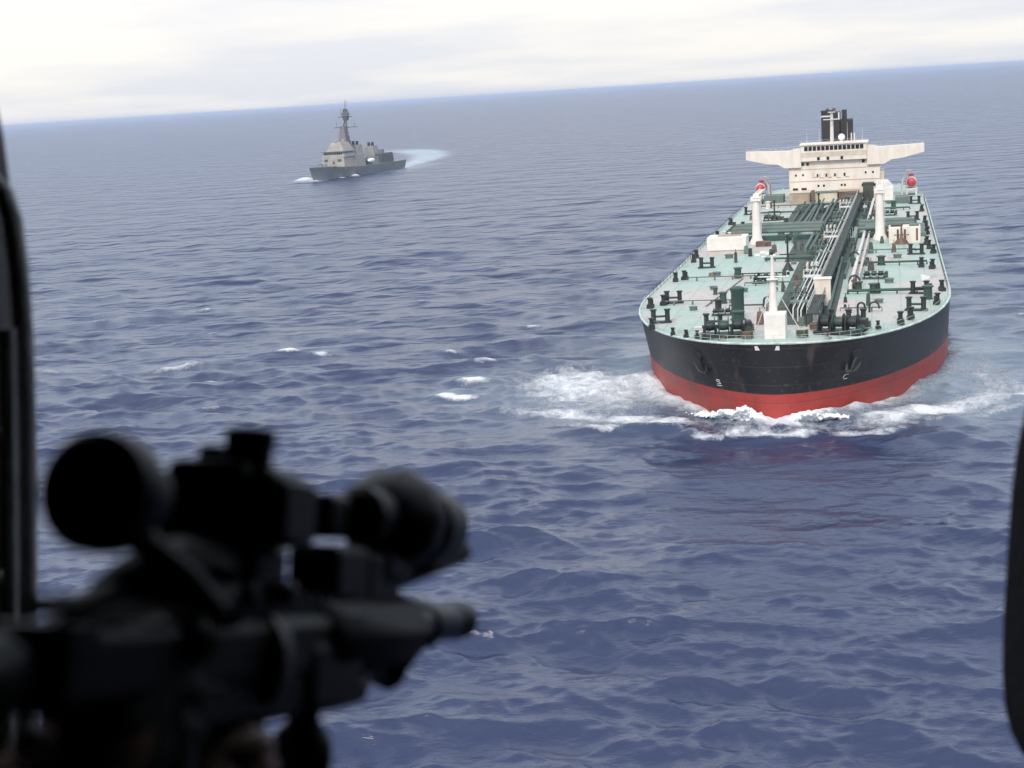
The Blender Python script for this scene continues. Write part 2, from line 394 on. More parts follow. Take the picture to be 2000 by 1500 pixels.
    a2 += blob(20, -30, 20, 18, 0.55) + blob(14, 24, 16, 14, 0.6) + blob(40, 34, 30, 10, 0.4) + 0.42 * np.exp(-((e - 3) / 5.0) ** 2) * (un > 0) * np.exp(-np.maximum(un - 80, 0) / 80) + 0.16 * np.exp(-((e - 8) / 16.0) ** 2) * (un > 5) * (0.5 + nz2)
    churn = np.clip(f, 0, 1)
    hz += churn * (nz - 0.45) * 0.9
    f = f * (0.62 + 0.75 * (nz - 0.5) + 0.55 * (nz3 - 0.5) + 0.35)
    # single whitecaps: (x, y, length, width, strength)
    for cx, cy, ln, wd, am, rot in ((-30, 290, 1.6, 0.8, 0.7, 0.1), (-72, 340, 2.2, 0.9, 0.7, 0.1), (5, 285, 1.8, 0.8, 0.7, 0), (-52, 246, 1.5, 0.6, 0.7, 0.2), (-95, 330, 2.4, 0.9, 0.6, 0), (96, 262, 2.4, 0.8, 0.7, 0.2), (-15, 420, 2.4, 1.1, 0.7, 0), (-41.7, 270.0, 2.6, 1.3, 1.1, 0.05), (-35.6, 267.2, 2.0, 1.0, 0.85, 0.0), (-61.7, 262.6, 5.6, 1.5, 0.62, 0.22), (-6.2, 231.5, 2.5, 1.7, 1.15, 0.1), (-10.4, 221.6, 1.7, 1.0, 1.25, -0.2), (-8.6, 219.6, 2.6, 0.75, 1.2, -0.38),
                                (-4.2, 246.1, 2.6, 0.7, 0.8, 0.1), (-10.5, 259.8, 1.8, 0.6, 0.75, 0), (-86.2, 265.2, 3.2, 0.9, 0.55, -0.2), (-62.7, 303.3, 1.5, 0.6, 0.5, 0), (-65.8, 385.3, 2.0, 0.9, 0.65, 0), (-89.9, 487.2, 2.2, 1.2, 0.6, 0),
                                (-20, 330, 1.6, 0.7, 0.5, 0), (12, 352, 1.8, 0.8, 0.55, 0.1), (-48, 222, 1.8, 0.5, 0.5, 0.2)):
        c_, s_ = math.cos(rot), math.sin(rot)
        p = (Xn - cx) * c_ + (Yn - cy) * s_; q = -(Xn - cx) * s_ + (Yn - cy) * c_
        g = np.exp(-((p / ln) ** 2 + (q / wd) ** 2))
        f += 1.35 * am * g * (0.6 + 0.9 * nz); hz += 0.30 * g + 0.35 * np.exp(-((p / (ln * 1.5)) ** 2 + ((q - wd * 1.2) / (wd * 1.8)) ** 2))
        a2 += 0.35 * np.exp(-((p / (ln * 1.8)) ** 2 + ((q - wd * 2.2) / (wd * 2.6)) ** 2))
    foam[near] = f; aer[near] = a2; Z[near] += hz
    # the destroyer's bow wave, side wash and the pale turning wake behind it
    far = (rad > 600) & (rad < 2200)
    Xf, Yf = X[far], Y[far]; dx, dy = Xf - DS[0], Yf - DS[1]
    ud = dx * D_AFT[0] + dy * D_AFT[1]; vd = dx * D_RT[0] + dy * D_RT[1]
    ud = ud / 0.87; hb = 9.2 * (1 - (1 - np.clip(ud / 62, 0, 1)) ** 1.7)
    ed = np.abs(vd) - hb; nf = fbm(Xf / 7, Yf / 14, 4, 71)
    g = 1.6 * np.exp(-((ud - 0) / 9) ** 2 - ((vd + 7) / 8.5) ** 2) + 0.75 * np.exp(-((ud - 2) / 9) ** 2 - ((vd - 4) / 4) ** 2)
    g += np.exp(-((ed - 0.8) / 2.4) ** 2) * (0.3 + 1.5 * np.exp(-((ud - 42) / 14) ** 2)) * (ud > -2) * (ud < 140) * (0.5 + nf)
    g += 1.5 * np.exp(-((ud - 147) / 11) ** 2 - ((vd - 1) / 8) ** 2)
    # the turning wake: a band along the ship's earlier track
    tr = [(-70, 1030, 7), (-63, 1080, 10), (-57, 1140, 13), (-56, 1210, 16), (-62, 1280, 18), (-76, 1345, 20), (-98, 1400, 22), (-135, 1450, 24)]
    wk = np.zeros_like(Xf)
    for (ax, ay, aw), (bx, by, bw) in zip(tr[:-1], tr[1:]):
        t_ = np.clip(((Xf - ax) * (bx - ax) + (Yf - ay) * (by - ay)) / ((bx - ax) ** 2 + (by - ay) ** 2), 0, 1)
        dd = np.hypot(Xf - ax - t_ * (bx - ax), Yf - ay - t_ * (by - ay)); wk = np.maximum(wk, np.exp(-(dd / (aw + t_ * (bw - aw))) ** 4))
    wk = wk * sstep(1440, 1330, Yf)
    g += 0.5 * wk * nf * 2 * sstep(1380, 1060, Yf)
    foam[far] = np.maximum(foam[far], g); aer[far] = np.maximum(aer[far], 1.5 * wk * (0.75 + 0.5 * nf) + 0.6 * np.exp(-((ed - 5) / 9) ** 2) * (ud > 70) * (ud < 190))
    Z[far] += 3.2 * np.exp(-((ud - 1) / 9) ** 2 - ((vd + 7) / 6.5) ** 2) + 1.6 * np.exp(-((ed - 1.0) / 2.6) ** 2) * np.exp(-((ud - 42) / 14) ** 2)
    me = bpy.data.meshes.new('sea')
    nv = nr * na
    co = np.stack([X + DX, Y + DY, Z], 1).astype(np.float32)
    idx = np.arange(nv).reshape(nr, na); nx = np.roll(idx, -1, axis=1)
    q = np.stack([idx[:-1], idx[1:], nx[1:], nx[:-1]], -1).reshape(-1, 4)[:, ::-1]
    me.vertices.add(nv); me.vertices.foreach_set('co', co.ravel())
    nq = len(q); me.loops.add(nq * 4); me.loops.foreach_set('vertex_index', q.astype(np.int32).ravel())
    me.polygons.add(nq); me.polygons.foreach_set('loop_start', (np.arange(nq) * 4).astype(np.int32))
    me.update(calc_edges=True); me.shade_smooth()
    for nm, arr in (('foam', foam), ('aerated', aer), ('ripple', np.sqrt(lost))):
        at_ = me.attributes.new(nm, 'FLOAT', 'POINT'); at_.data.foreach_set('value', np.clip(arr, 0, 1.5).astype(np.float32))
    o = bpy.data.objects.new('sea', me); COL.objects.link(o)
    tag(o, 'dark blue choppy open sea with scattered whitecaps and ship wakes', None, None, 'structure')
    # material
    M_ = bpy.data.materials.new('sea_water'); M_.use_nodes = True; t = M_.node_tree; b = t.nodes['Principled BSDF']; nn = t.nodes; lk = t.links
    def A(name):
        n = nn.new('ShaderNodeAttribute'); n.attribute_name = name; return n.outputs['Fac']
    def mth(op, *a, clamp=False):
        n = nn.new('ShaderNodeMath'); n.operation = op; n.use_clamp = clamp
        for i, q_ in enumerate(a):
            if isinstance(q_, (int, float)): n.inputs[i].default_value = q_
            else: lk.new(q_, n.inputs[i])
        return n.outputs[0]
    def noise(scale, detail, sx=1, sy=1, rough=0.55, rot=0.0):
        mpn = nn.new('ShaderNodeMapping'); mpn.inputs['Scale'].default_value = (sx, sy, 1); mpn.inputs['Rotation'].default_value = (0, 0, rot); lk.new(tc_.outputs['Object'], mpn.inputs['Vector'])
        n = nn.new('ShaderNodeTexNoise'); n.inputs['Scale'].default_value = scale; n.inputs['Detail'].default_value = detail; n.inputs['Roughness'].default_value = rough
        lk.new(mpn.outputs[0], n.inputs['Vector']); return n.outputs['Fac']
    tc_ = nn.new('ShaderNodeTexCoord')
    fo, ae, ri = A('foam'), A('aerated'), A('ripple')
    lace = noise(0.75, 9, 1.0, 0.8, 0.68); lace2 = noise(2.6, 6, 1, 1, 0.6)
    fm = mth('ADD', fo, mth('ADD', mth('MULTIPLY', mth('SUBTRACT', lace, 0.5), 1.5), mth('MULTIPLY', mth('SUBTRACT', lace2, 0.5), 0.6)))
    fm = mth('MULTIPLY', fm, mth('MULTIPLY', fo, 4.0, clamp=True))
    mr_ = nn.new('ShaderNodeMapRange'); mr_.interpolation_type = 'SMOOTHSTEP'; mr_.inputs['From Min'].default_value = 0.22; mr_.inputs['From Max'].default_value = 1.12
    lk.new(fm, mr_.inputs['Value']); foamf = mr_.outputs[0]
    body = nn.new('ShaderNodeMixRGB'); body.inputs[1].default_value = (0.028, 0.039, 0.086, 1); body.inputs[2].default_value = (0.27, 0.345, 0.40, 1)
    lk.new(mth('MULTIPLY', ae, 0.62, clamp=True), body.inputs[0])
    cm = nn.new('ShaderNodeMixRGB'); lk.new(foamf, cm.inputs[0]); lk.new(body.outputs[0], cm.inputs[1]); cm.inputs[2].default_value = (0.66, 0.68, 0.71, 1)
    lk.new(cm.outputs[0], b.inputs['Base Color'])
    rg = mth('ADD', mth('MULTIPLY', ri, 1.0), 0.07)
    lk.new(mth('ADD', mth('MULTIPLY', rg, mth('SUBTRACT', 1.0, foamf)), mth('MULTIPLY', foamf, 0.75)), b.inputs['Roughness'])
    b.inputs['IOR'].default_value = 1.333
    lk.new(mth('MULTIPLY_ADD', foamf, -0.4, 0.5), b.inputs['Specular IOR Level'])
    hgt = mth('ADD', mth('MULTIPLY', noise(0.9, 5, 0.55, 1.0, 0.6, R_(12)), 0.19), mth('MULTIPLY', noise(0.16, 4, 0.5, 1.0, 0.5, R_(10)), mth('MULTIPLY', ri, 5.5)))
    hgt = mth('ADD', hgt, mth('MULTIPLY', mth('POWER', noise(0.055, 3, 0.55, 1.0, 0.55, R_(8)), 2.0), mth('MULTIPLY', ri, 34.0)))
    hgt = mth('ADD', hgt, mth('MULTIPLY', mth('MULTIPLY', lace, foamf), 0.5))
    bp = nn.new('ShaderNodeBump'); bp.inputs['Strength'].default_value = 1.0; bp.inputs['Distance'].default_value = 1.0
    lk.new(hgt, bp.inputs['Height']); lk.new(bp.outputs[0], b.inputs['Normal'])
    me.materials.append(M_)
    return o
build_sea()
# ------------------------------------------------------------------ the tanker
TK = empty('oil_tanker', TS, -TH)
tag(TK, 'black and red hulled oil tanker with a mint green deck heading towards the viewer', 'tanker')

def hull_pt(side, q, z):
    """A point of the bow plating: q from 0 at the stem to 1 at the shoulder."""
    L, e, u0 = bow_par(z)
    return Vector((side * BM * (1 - (1 - q) ** 2) ** e, u0 + q * L, z))
def hull_rows(zs):
    qs = [0, 0.002, 0.006, 0.012, 0.02, 0.03, 0.045, 0.065, 0.09, 0.12, 0.16, 0.21, 0.27, 0.34, 0.42, 0.51, 0.61, 0.72, 0.85, 1.0]
    us = [70, 100, 130, 160, 190, 215, 230, 245, 258, 268, 274]
    rows = []
    for z in zs:
        half = [hull_pt(1, q, max(z, 0)) for q in qs]
        for u in us: half.append(Vector((float(half_breadth(np.array(float(u)), max(z, 0))), u, z)))
        for p in half: p.z = z
        left = [Vector((-p.x, p.y, p.z)) for p in half[::-1]]
        rows.append(left[:-1] + half)
    return rows
def hull_mesh(zs):
    rows = hull_rows(zs); n = len(rows[0]); b = MB()
    vs = [p for r in rows for p in r]; fs = []
    for i in range(len(rows) - 1):
        for j in range(n - 1): fs.append((i * n + j, i * n + j + 1, (i + 1) * n + j + 1, (i + 1) * n + j))
        fs.append((i * n + n - 1, i * n, (i + 1) * n, (i + 1) * n + n - 1))
    return b.add(vs, fs)
ZB = 3.9
hull = hull_mesh([ZB, 6, 8.5, DZ + 0.02]).build('hull', 'hull_black', TK)
boot = hull_mesh([-4, 0, 2, ZB]).build('boot_topping', 'hull_red', TK)
tag(boot, 'red painted lower hull plating')
outline = hull_rows([DZ])[0]
b = MB(); n = len(outline); h = n // 2
vs = []
for i in range(h + 1):
    L_, R2 = outline[h - i], outline[h + i]
    for t in (0, 0.25, 0.5, 0.75, 1):
        p = L_.lerp(R2, t); p = Vector((p.x * 0.999, p.y, DZ - 0.03 + 0.28 * (1 - (2 * t - 1) ** 2) * min(1, abs(L_.x) / 20))); vs.append(p)
fs = [(i * 5 + j, i * 5 + j + 1, (i + 1) * 5 + j + 1, (i + 1) * 5 + j) for i in range(h) for j in range(4)]
deck = b.add(vs, fs).build('deck', 'mint', TK)
tag(deck, 'pale mint green weathered main deck')
def dz(v): return DZ + 0.28 * (1 - min(1, abs(v) / BM) ** 2) - 0.03
gw = MB(); gw.tube([p + Vector((0, 0, 0.06)) for p in outline], 0.17, 6)
gw.build('gunwale_bar', 'rim', TK)
# thin rail along each side of the deck, open at the bow
for s in (-1, 1):
    rl = MB(); pts = []
    for u in range(46, 222, 4):
        x = s * (float(half_breadth(np.array(float(u)), DZ)) - 0.35); pts.append((x, u, DZ)); rl.cyl((x, u, DZ), (x, u, DZ + 1.15), 0.035, n=4)
    for hz_ in (0.6, 1.15): rl.tube([(p[0], p[1], p[2] + hz_) for p in pts], 0.03, 4)
    rl.build('deck_railing', 'black_iron', TK)
rl = MB(); pts = []
for i in range(len(outline)):
    p = outline[i]
    if p.y < 45 and (i % 1 == 0): pts.append(Vector((p.x * 0.985, p.y + 0.3, DZ)))
for i, p in enumerate(pts):
    rl.cyl(p, p + Vector((0, 0, 1.1)), 0.03, n=4)
for hz_ in (0.55, 1.1): rl.tube([p + Vector((0, 0, hz_)) for p in pts], 0.025, 4)
rl.build('bow_railing', 'rim', TK)

# --- mooring fittings
b = MB()
for s in (-0.85, 0.85): b.lathe([(0.36, 0), (0.36, 0.25), (0.30, 0.3), (0.30, 1.45), (0.42, 1.5), (0.42, 1.65), (0.1, 1.7)], (s, 0, 0), 10)
b.cyl((-0.85, 0, 0.75), (0.85, 0, 0.75), 0.14, n=8); b.box((0, 0, 0.08), (2.7, 1.0, 0.16))
bitt = b.build('mooring_bitts', 'black_iron', TK)
spots = [(-18.8, 82, 0), (-18.9, 38.1, 0), (-18.1, 19.1, 0.15), (20.0, 93.4, 0), (19.7, 42.2, 0), (18.9, 25.5, -0.1), (21.5, 203, 0), (-19.5, 150, 0), (-20.5, 190, 0), (20.3, 160, 0), (10.5, 14.5, 0.2), (-9.5, 13, -0.2)]
for i, (v, u, r) in enumerate(spots):
    o = bitt if i == 0 else copy_part(bitt, (0, 0, 0)); o.location = (v, u, dz(v)); o.rotation_euler.z = r; o.scale = (1.22,) * 3
b = MB(); b.box((0, 0, 0.3), (1.0, 1.5, 0.6)); b.lathe([(0.42, 0.6), (0.5, 0.7), (0.34, 0.85), (0.34, 1.5), (0.5, 1.65), (0.5, 1.8), (0.05, 1.85)], (0, -0.3, 0), 10); b.lathe([(0.3, 0.6), (0.3, 1.3), (0.4, 1.4), (0.05, 1.45)], (0.1, 0.45, 0), 8)
fl = b.build('fairlead', 'black_iron', TK)
fs_ = [(-22.0, 33.9), (-20.2, 36.5), (-22.3, 64.4), (-20.9, 66.5), (-22.6, 92), (-23.0, 99), (-22.9, 121.6), (-22.8, 135), (22.3, 109), (22.6, 102), (23.2, 94.5), (22.4, 72), (21.1, 41), (23.2, 45), (22.0, 31), (18.0, 17.6), (16.6, 13.6), (13.6, 9.6), (-14.6, 7.6), (-12.4, 5.4), (-10.8, 4.6), (22.8, 128), (23.0, 140), (22.9, 152), (-22.9, 165), (22.8, 181), (20.6, 74.5), (-18.5, 13.2)]
for i, (v, u) in enumerate(fs_):
    o = fl if i == 0 else copy_part(fl, (0, 0, 0)); o.location = (v, u, dz(v)); o.rotation_euler.z = random.uniform(-0.3, 0.3) + (PI if v > 0 else 0); o.scale = (0.95,) * 3 if u > 12 else (0.62,) * 3
# windlasses on the forecastle, winches further aft
def winch(name, mat_, loc, rz, s=1.0):
    b = MB(); b.box((0, 0, 0.15), (5.6, 2.6, 0.3)); b.cyl((-2.6, 0, 1.25), (2.6, 0, 1.25), 0.16)
    for x in (-2.4, -0.9, 0.9, 2.4): b.box((x, 0, 0.7), (0.22, 1.5, 1.25), taper=0.8)
    o = b.build(name, mat_, TK); o.location = loc; o.rotation_euler.z = rz; o.scale = (s,) * 3
    for x in (-1.65, 0.0, 1.65):
        d = MB(); d.lathe([(1.05, -0.62), (1.05, -0.55), (0.55, -0.5), (0.62, 0), (0.55, 0.5), (1.05, 0.55), (1.05, 0.62)], (x, 0, 1.3), 14, axis=(1, 0, 0))
        d.build('drum', 'black_iron' if x else 'dkgreen', o)
    g = MB(); g.box((2.95, 0.1, 1.0), (0.8, 1.5, 1.5)); g.build('gearbox', mat_, o, bevel=0.1)
    mo = MB(); mo.cyl((2.9, -1.5, 0.8), (2.9, -0.5, 0.8), 0.42); mo.build('motor', 'dkgreen', o)
    return o
winch('windlass', 'black_iron', (-7.2, 5.8, dz(7)), 0.16, 1.15)
winch('windlass', 'black_iron', (8.4, 6.8, dz(8)), -0.22, 1.15)
for v, u, r in ((-6, 58, 0), (12.5, 60, 0), (-13.5, 170, 0), (14.5, 172, 0), (-9.5, 24, 0.1)):
    winch('mooring_winch', 'dkgreen', (v, u, dz(v)), r, 0.7 if u > 30 else 0.55)
# chains run from each windlass to its hawse pipe
for s in (-1, 1):
    ch = MB()
    for i in range(9):
        p = Vector((s * 6.5 + s * 0.12 * i, 4.3 - 0.33 * i, dz(7) + 0.35 - 0.02 * i)); ch.box(p, (0.28, 0.34, 0.14), tilt=('Y', (i % 2) * PI / 2))
    ch.build('anchor_chain', 'rust', TK)
# --- foremast on its white house
fm_ = MB(); fm_.bbox(-1.45, 1.45, 3.4, 6.4, DZ, DZ + 3.5)
house = fm_.build('mast_house', 'white', TK, bevel=0.08)
d = MB(); d.bbox(-1.49, -1.44, 4.2, 5.2, DZ + 0.4, DZ + 2.5); d.build('door', 'offwhite', house)
f2 = MB(); f2.cyl((-0.35, 5.6, DZ + 3.4), (-0.35, 5.9, DZ + 8.0), 0.62, 0.42, 12); f2.cyl((-0.35, 5.9, DZ + 8.0), (-0.35, 6.0, DZ + 11.2), 0.3, 0.16, 8)
f2.cyl((-2.3, 5.9, DZ + 8.3), (1.9, 5.9, DZ + 8.3), 0.09, n=6); f2.box((-0.35, 5.7, DZ + 8.0), (1.5, 1.3, 0.12))
fmst = f2.build('foremast', 'white', TK)
for x, z in ((-0.35, 11.3), (-2.2, 8.5), (1.8, 8.5)):
    l = MB(); l.lathe([(0.16, 0), (0.2, 0.1), (0.2, 0.35), (0.05, 0.45)], (x, 5.95, DZ + z), 8); l.build('mast_lamp', 'black_iron', fmst)
st = MB()
for s in (-1, 1): st.cyl((s * 3.2, 9.0, DZ), (-0.35, 5.9, DZ + 7.4), 0.07, n=5)
st.build('mast_stay', 'white', fmst)
ld = MB()
for s in (-0.25, 0.25): ld.cyl((-1.15 + s, 5.2, DZ + 3.4), (-0.75 + s, 5.6, DZ + 8.0), 0.035, n=4)
for i in range(14): ld.cyl((-1.4 + 0.03 * i, 5.22 + 0.03 * i, DZ + 3.6 + 0.32 * i), (-0.9 + 0.03 * i, 5.22 + 0.03 * i, DZ + 3.6 + 0.32 * i), 0.025, n=4)
ld.build('ladder', 'offwhite', fmst)
# --- ventilators, vent masts, hatches
def vent(v, u, r, h, mat_='dkgreen', name='ventilator', cap=1.35):
    b = MB(); b.lathe([(r * 1.25, 0), (r * 1.25, 0.15), (r, 0.25), (r, h * 0.82), (r * cap, h * 0.86), (r * cap, h * 0.95), (r * 0.5, h)], (v, u, dz(v) - 0.02), 14)
    return b.build(name, mat_, TK)
vent(-6.6, 19.5, 0.95, 5.0, cap=1.12)
vent(-6.0, 14.0, 0.7, 2.3); vent(-10.6, 36, 0.55, 1.9); vent(-10.4, 27.5, 0.5, 2.0, 'black_iron'); vent(-11.2, 65.5, 0.6, 2.0); vent(-13.0, 46, 0.35, 1.2)
vent(12.6, 43, 0.6, 1.7); vent(13.6, 78, 0.62, 1.8); vent(10.2, 46, 0.55, 1.6); vent(20.8, 36.5, 0.65, 2.2); vent(-2.4, 31, 0.4, 1.6, 'offwhite'); vent(4.9, 15.5, 0.45, 1.8, 'offwhite'); vent(7.0, 18, 0.35, 1.6, 'black_iron')
vent(-17, 110, 0.5, 1.8); vent(-15.5, 140, 0.6, 2.0); vent(17.5, 138, 0.6, 2.0); vent(-9, 158, 0.5, 1.7); vent(16, 190, 0.6, 2.1); vent(-17, 205, 0.6, 2.0, 'offwhite')
def goose(v, u, h, r, d, mat_='black_iron'):
    b = MB(); pts = [(v, u, DZ), (v, u, DZ + h)] + [(v + d * (1 - math.cos(t)), u, DZ + h + abs(d) * math.sin(t)) for t in (0.5, 1.0, 1.57, 2.1, 2.6, 3.1)] + [(v + 2 * d, u, DZ + h * 0.7)]
    return b.tube(pts, r, 8).build('gooseneck_vent', mat_, TK)
for v, u, h, r, d in ((8.6, 52, 1.1, 0.17, 0.8), (7.9, 84, 1.2, 0.17, 0.8), (12.2, 24, 1.0, 0.14, 0.7), (10.6, 21, 1.6, 0.16, 0.5), (-3.6, 29, 1.5, 0.16, 0.6), (-9.6, 40, 0.9, 0.13, 0.5)): goose(v, u, h, r, d)
def post(v, u, h, mat_='black_iron'):
    b = MB(); b.lathe([(1.15, 0), (0.8, 0.5), (0.28, 1.5), (0.2, 1.8), (0.17, h * 0.9), (0.3, h * 0.92), (0.3, h), (0.05, h + 0.1)], (v, u, dz(v) - 0.02), 12)
    b.box((v, u, dz(v) + h * 0.45), (3.0, 0.16, 0.2))
    return b.build('vent_mast', mat_, TK)
post(-2.9, 73.4, 6.6); post(-12.6, 170, 5); post(17.4, 110.5, 4.2, 'rust'); post(-2.5, 185, 5)
rng = random.Random(3)
hm = MB(); hm.lathe([(0.75, 0), (0.75, 0.55), (0.9, 0.6), (0.9, 0.75), (0.3, 0.85)], (0, 0, 0), 12); hatch = hm.build('tank_hatch', 'grgreen', TK)
hl = [(-14, 52), (-15.5, 70), (-8.5, 48), (15, 55), (16.5, 88), (11.5, 96), (-8, 90), (-16, 96), (13.5, 33), (-14.6, 30), (15.5, 148), (-17.5, 128), (-8.5, 135), (11.5, 160), (-15, 180), (15, 205), (-7, 200)]
for i, (v, u) in enumerate(hl):
    o = hatch if i == 0 else copy_part(hatch, (0, 0, 0)); o.location = (v, u, dz(v) - 0.02); o.scale = (rng.uniform(0.7, 1.1),) * 3
# --- catwalk down the ship with its rails, stanchions and platforms
def walk_v(u): return 4.6 + (u - 12) * 0.0135
cw = MB(); segs = [(12 + i * 10.5, 12 + (i + 1) * 10.5 - 0.15) for i in range(20)]
for a_, c_ in segs:
    b = MB(); v0, v1 = walk_v(a_), walk_v(c_)
    b.add([(v0 - 0.8, a_, DZ + 2.1), (v0 + 0.8, a_, DZ + 2.1), (v1 + 0.8, c_, DZ + 2.1), (v1 - 0.8, c_, DZ + 2.1), (v0 - 0.8, a_, DZ + 1.95), (v0 + 0.8, a_, DZ + 1.95), (v1 + 0.8, c_, DZ + 1.95), (v1 - 0.8, c_, DZ + 1.95)],
          [(0, 1, 2, 3), (7, 6, 5, 4), (0, 4, 5, 1), (1, 5, 6, 2), (2, 6, 7, 3), (3, 7, 4, 0)])
    for s in (-1, 1): b.cyl((v0 + s * 0.9, a_ + 0.4, DZ), (v0 + s * 0.9, a_ + 0.4, DZ + 2.0), 0.12, n=6)
    w_ = b.build('catwalk_section', 'dkgrey', TK, smooth=False)
    for s in (-1, 1):
        r = MB()
        for k in range(5):
            u_ = a_ + k * (c_ - a_) / 4; vv = walk_v(u_) + s * 0.78; r.cyl((vv, u_, DZ + 2.1), (vv, u_, DZ + 3.15), 0.04, n=4)
        for hz_ in (2.6, 3.15): r.cyl((v0 + s * 0.78, a_, DZ + hz_), (v1 + s * 0.78, c_, DZ + hz_), 0.045, n=4)
        r.build('handrail', 'offwhite' if s < 0 else 'dkgreen', w_)
for i, u in enumerate((24, 52, 86, 112, 146, 180, 212)):
    v = walk_v(u); b = MB(); b.box((v - 2.6, u, DZ + 2.0), (3.0, 2.2, 0.22)); b.box((v - 3.9, u, DZ + 1.0), (0.2, 1.8, 2.0))
    for s in (-1, 1): b.cyl((v - 4.0, u + s * 1.05, DZ + 3.0), (v - 1.1, u + s * 1.05, DZ + 3.0), 0.06, n=5); b.cyl((v - 4.0, u + s * 1.05, DZ + 2.1), (v - 4.0, u + s * 1.05, DZ + 3.0), 0.06, n=5)
    b.build('catwalk_platform', 'offwhite' if i % 2 else 'grgreen', TK)
# --- cargo pipes along the deck
def pipe(pts, r, mat_, name='cargo_pipe', n=8): return MB().tube(pts, r, n).build(name, mat_, TK)
for v, r, z, m_, u0, u1 in ((1.9, 0.34, 1.2, 'dkgreen', 20, 214), (0.9, 0.28, 1.15, 'grgreen', 24, 214), (-0.1, 0.34, 1.2, 'dkgreen', 96, 214), (-1.2, 0.3, 1.2, 'grgreen', 100, 214), (2.75, 0.12, 1.9, 'offwhite', 16, 212), (2.3, 0.1, 2.1, 'offwhite', 16, 120), (1.5, 0.11, 1.9, 'offwhite', 18, 90),
                            (7.6, 0.2, 1.0, 'dkgreen', 60, 214), (8.9, 0.32, 1.1, 'offwhite', 46, 212), (9.9, 0.24, 1.0, 'pink', 46, 212), (-4.8, 0.3, 1.0, 'grgreen', 118, 214), (-6.2, 0.3, 1.0, 'dkgreen', 118, 212)):
    pipe([(v, u0, DZ), (v, u0 + 0.4, DZ + z)] + [(v + 0.012 * (u - u0) , u, DZ + z + 0.05 * math.sin(u)) for u in np.linspace(u0 + 1, u1, 24)], r, m_)
sp_ = MB(); sp_.box((0, 0, 0.45), (5.6, 0.25, 0.9)); support = sp_.build('pipe_support', 'grgreen', TK)
for i, u in enumerate(range(26, 212, 9)):
    o = support if i == 0 else copy_part(support, (0, 0, 0)); o.location = (0.9 + 0.012 * u, u, DZ + 0.1)
# expansion loops and crossover clusters beside the walkway
for u in (34, 64, 100, 128, 160, 192):
    b = MB(); v = 1.2 + 0.012 * u
    for k in range(3): b.tube([(v - 0.9 + k * 0.8, u, DZ + 1.2), (v - 0.9 + k * 0.8, u, DZ + 2.5), (v - 0.9 + k * 0.8, u + 2.2, DZ + 2.5), (v - 0.9 + k * 0.8, u + 2.2, DZ + 1.2)], 0.2, 7)
    b.build('expansion_loop', 'offwhite' if u in (64, 128, 192) else 'grgreen', TK)
    va = MB()
    for k in range(3): va.lathe([(0.3, 0), (0.42, 0.1), (0.42, 0.5), (0.12, 0.6), (0.12, 1.1), (0.42, 1.15), (0.42, 1.25)], (v - 1.2 + k * 1.1, u - 2.0, DZ + 1.1), 10)
    va.build('valve', 'dkgreen', TK)
# grimy pipe beds, mooring ropes and small gear round the centre line
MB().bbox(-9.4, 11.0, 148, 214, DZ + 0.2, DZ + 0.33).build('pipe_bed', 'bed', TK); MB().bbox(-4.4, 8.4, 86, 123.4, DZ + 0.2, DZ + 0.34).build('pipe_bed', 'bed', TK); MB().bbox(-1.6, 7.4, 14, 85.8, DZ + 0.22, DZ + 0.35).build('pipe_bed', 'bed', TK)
rg_ = random.Random(17)
for v, r, z, m_, u0, u1 in ((-7.4, 0.26, 0.9, 'dkgreen', 150, 212), (-3.4, 0.3, 1.1, 'dkgreen', 146, 212), (-2.3, 0.22, 1.6, 'grgreen', 146, 212), (3.4, 0.3, 1.0, 'dkgreen', 90, 214), (6.4, 0.28, 1.0, 'dkgreen', 20, 84), (5.2, 0.3, 1.0, 'grgreen', 20, 214)):
    pipe([(v, u0, DZ), (v, u0 + 0.4, DZ + z)] + [(v, u, DZ + z) for u in np.linspace(u0 + 1, u1, 10)], r, m_)
for v, u, r in ((-10.6, 8.5, 1.0), (-4.4, 9.6, 0.9), (5.2, 9.5, 0.8), (11.6, 10.4, 0.9), (-3.8, 3.6, 0.7), (3.6, 3.8, 0.7)):
    rp_ = MB(); rp_.tube([(v + (r + 0.12 * math.sin(3 * t)) * math.cos(t), u + (r + 0.1 * math.cos(2 * t)) * math.sin(t), dz(v) + 0.1 + 0.045 * t) for t in np.linspace(0, 6 * PI, 50)], 0.12, 5).build('rope_coil', rg_.choice(['olive', 'rust', 'offwhite']), TK)
for i in range(120):
    u = rg_.choice([rg_.uniform(12, 60), rg_.uniform(60, 118), rg_.uniform(146, 212), rg_.uniform(146, 212)]); v = rg_.choice([rg_.uniform(-4.5, 2.5), rg_.uniform(-8, 9.5), rg_.uniform(7.5, 12), rg_.uniform(-19, 19) if u > 40 else 3.0])
    if abs(v - walk_v(u)) < 1.4: v -= 3
    h_ = rg_.uniform(0.5, 1.9); w1_ = rg_.uniform(0.35, 1.1); bxm = MB(); bxm.box((v, u, DZ + 0.25 + h_ / 2), (w1_, rg_.uniform(0.4, 1.3), h_), rz=rg_.uniform(-0.2, 0.2), taper=rg_.uniform(0.6, 1.0))
    if rg_.random() < 0.5: bxm.cyl((v, u, DZ + 0.25 + h_), (v, u, DZ + 0.9 + h_), 0.07, n=6)
    bxm.build('deck_fitting', rg_.choice(['dkgreen', 'dkgreen', 'black_iron', 'grgreen', 'offwhite', 'olive', 'rust']), TK, bevel=0.04)
hp2 = MB(); hp2.lathe([(5.2, 0), (5.2, 0.02)], (17.2 - 0.6, 61, dz(16.6) - 0.1), 40); hp2.build('painted_deck_circle', 'offwhite', TK)
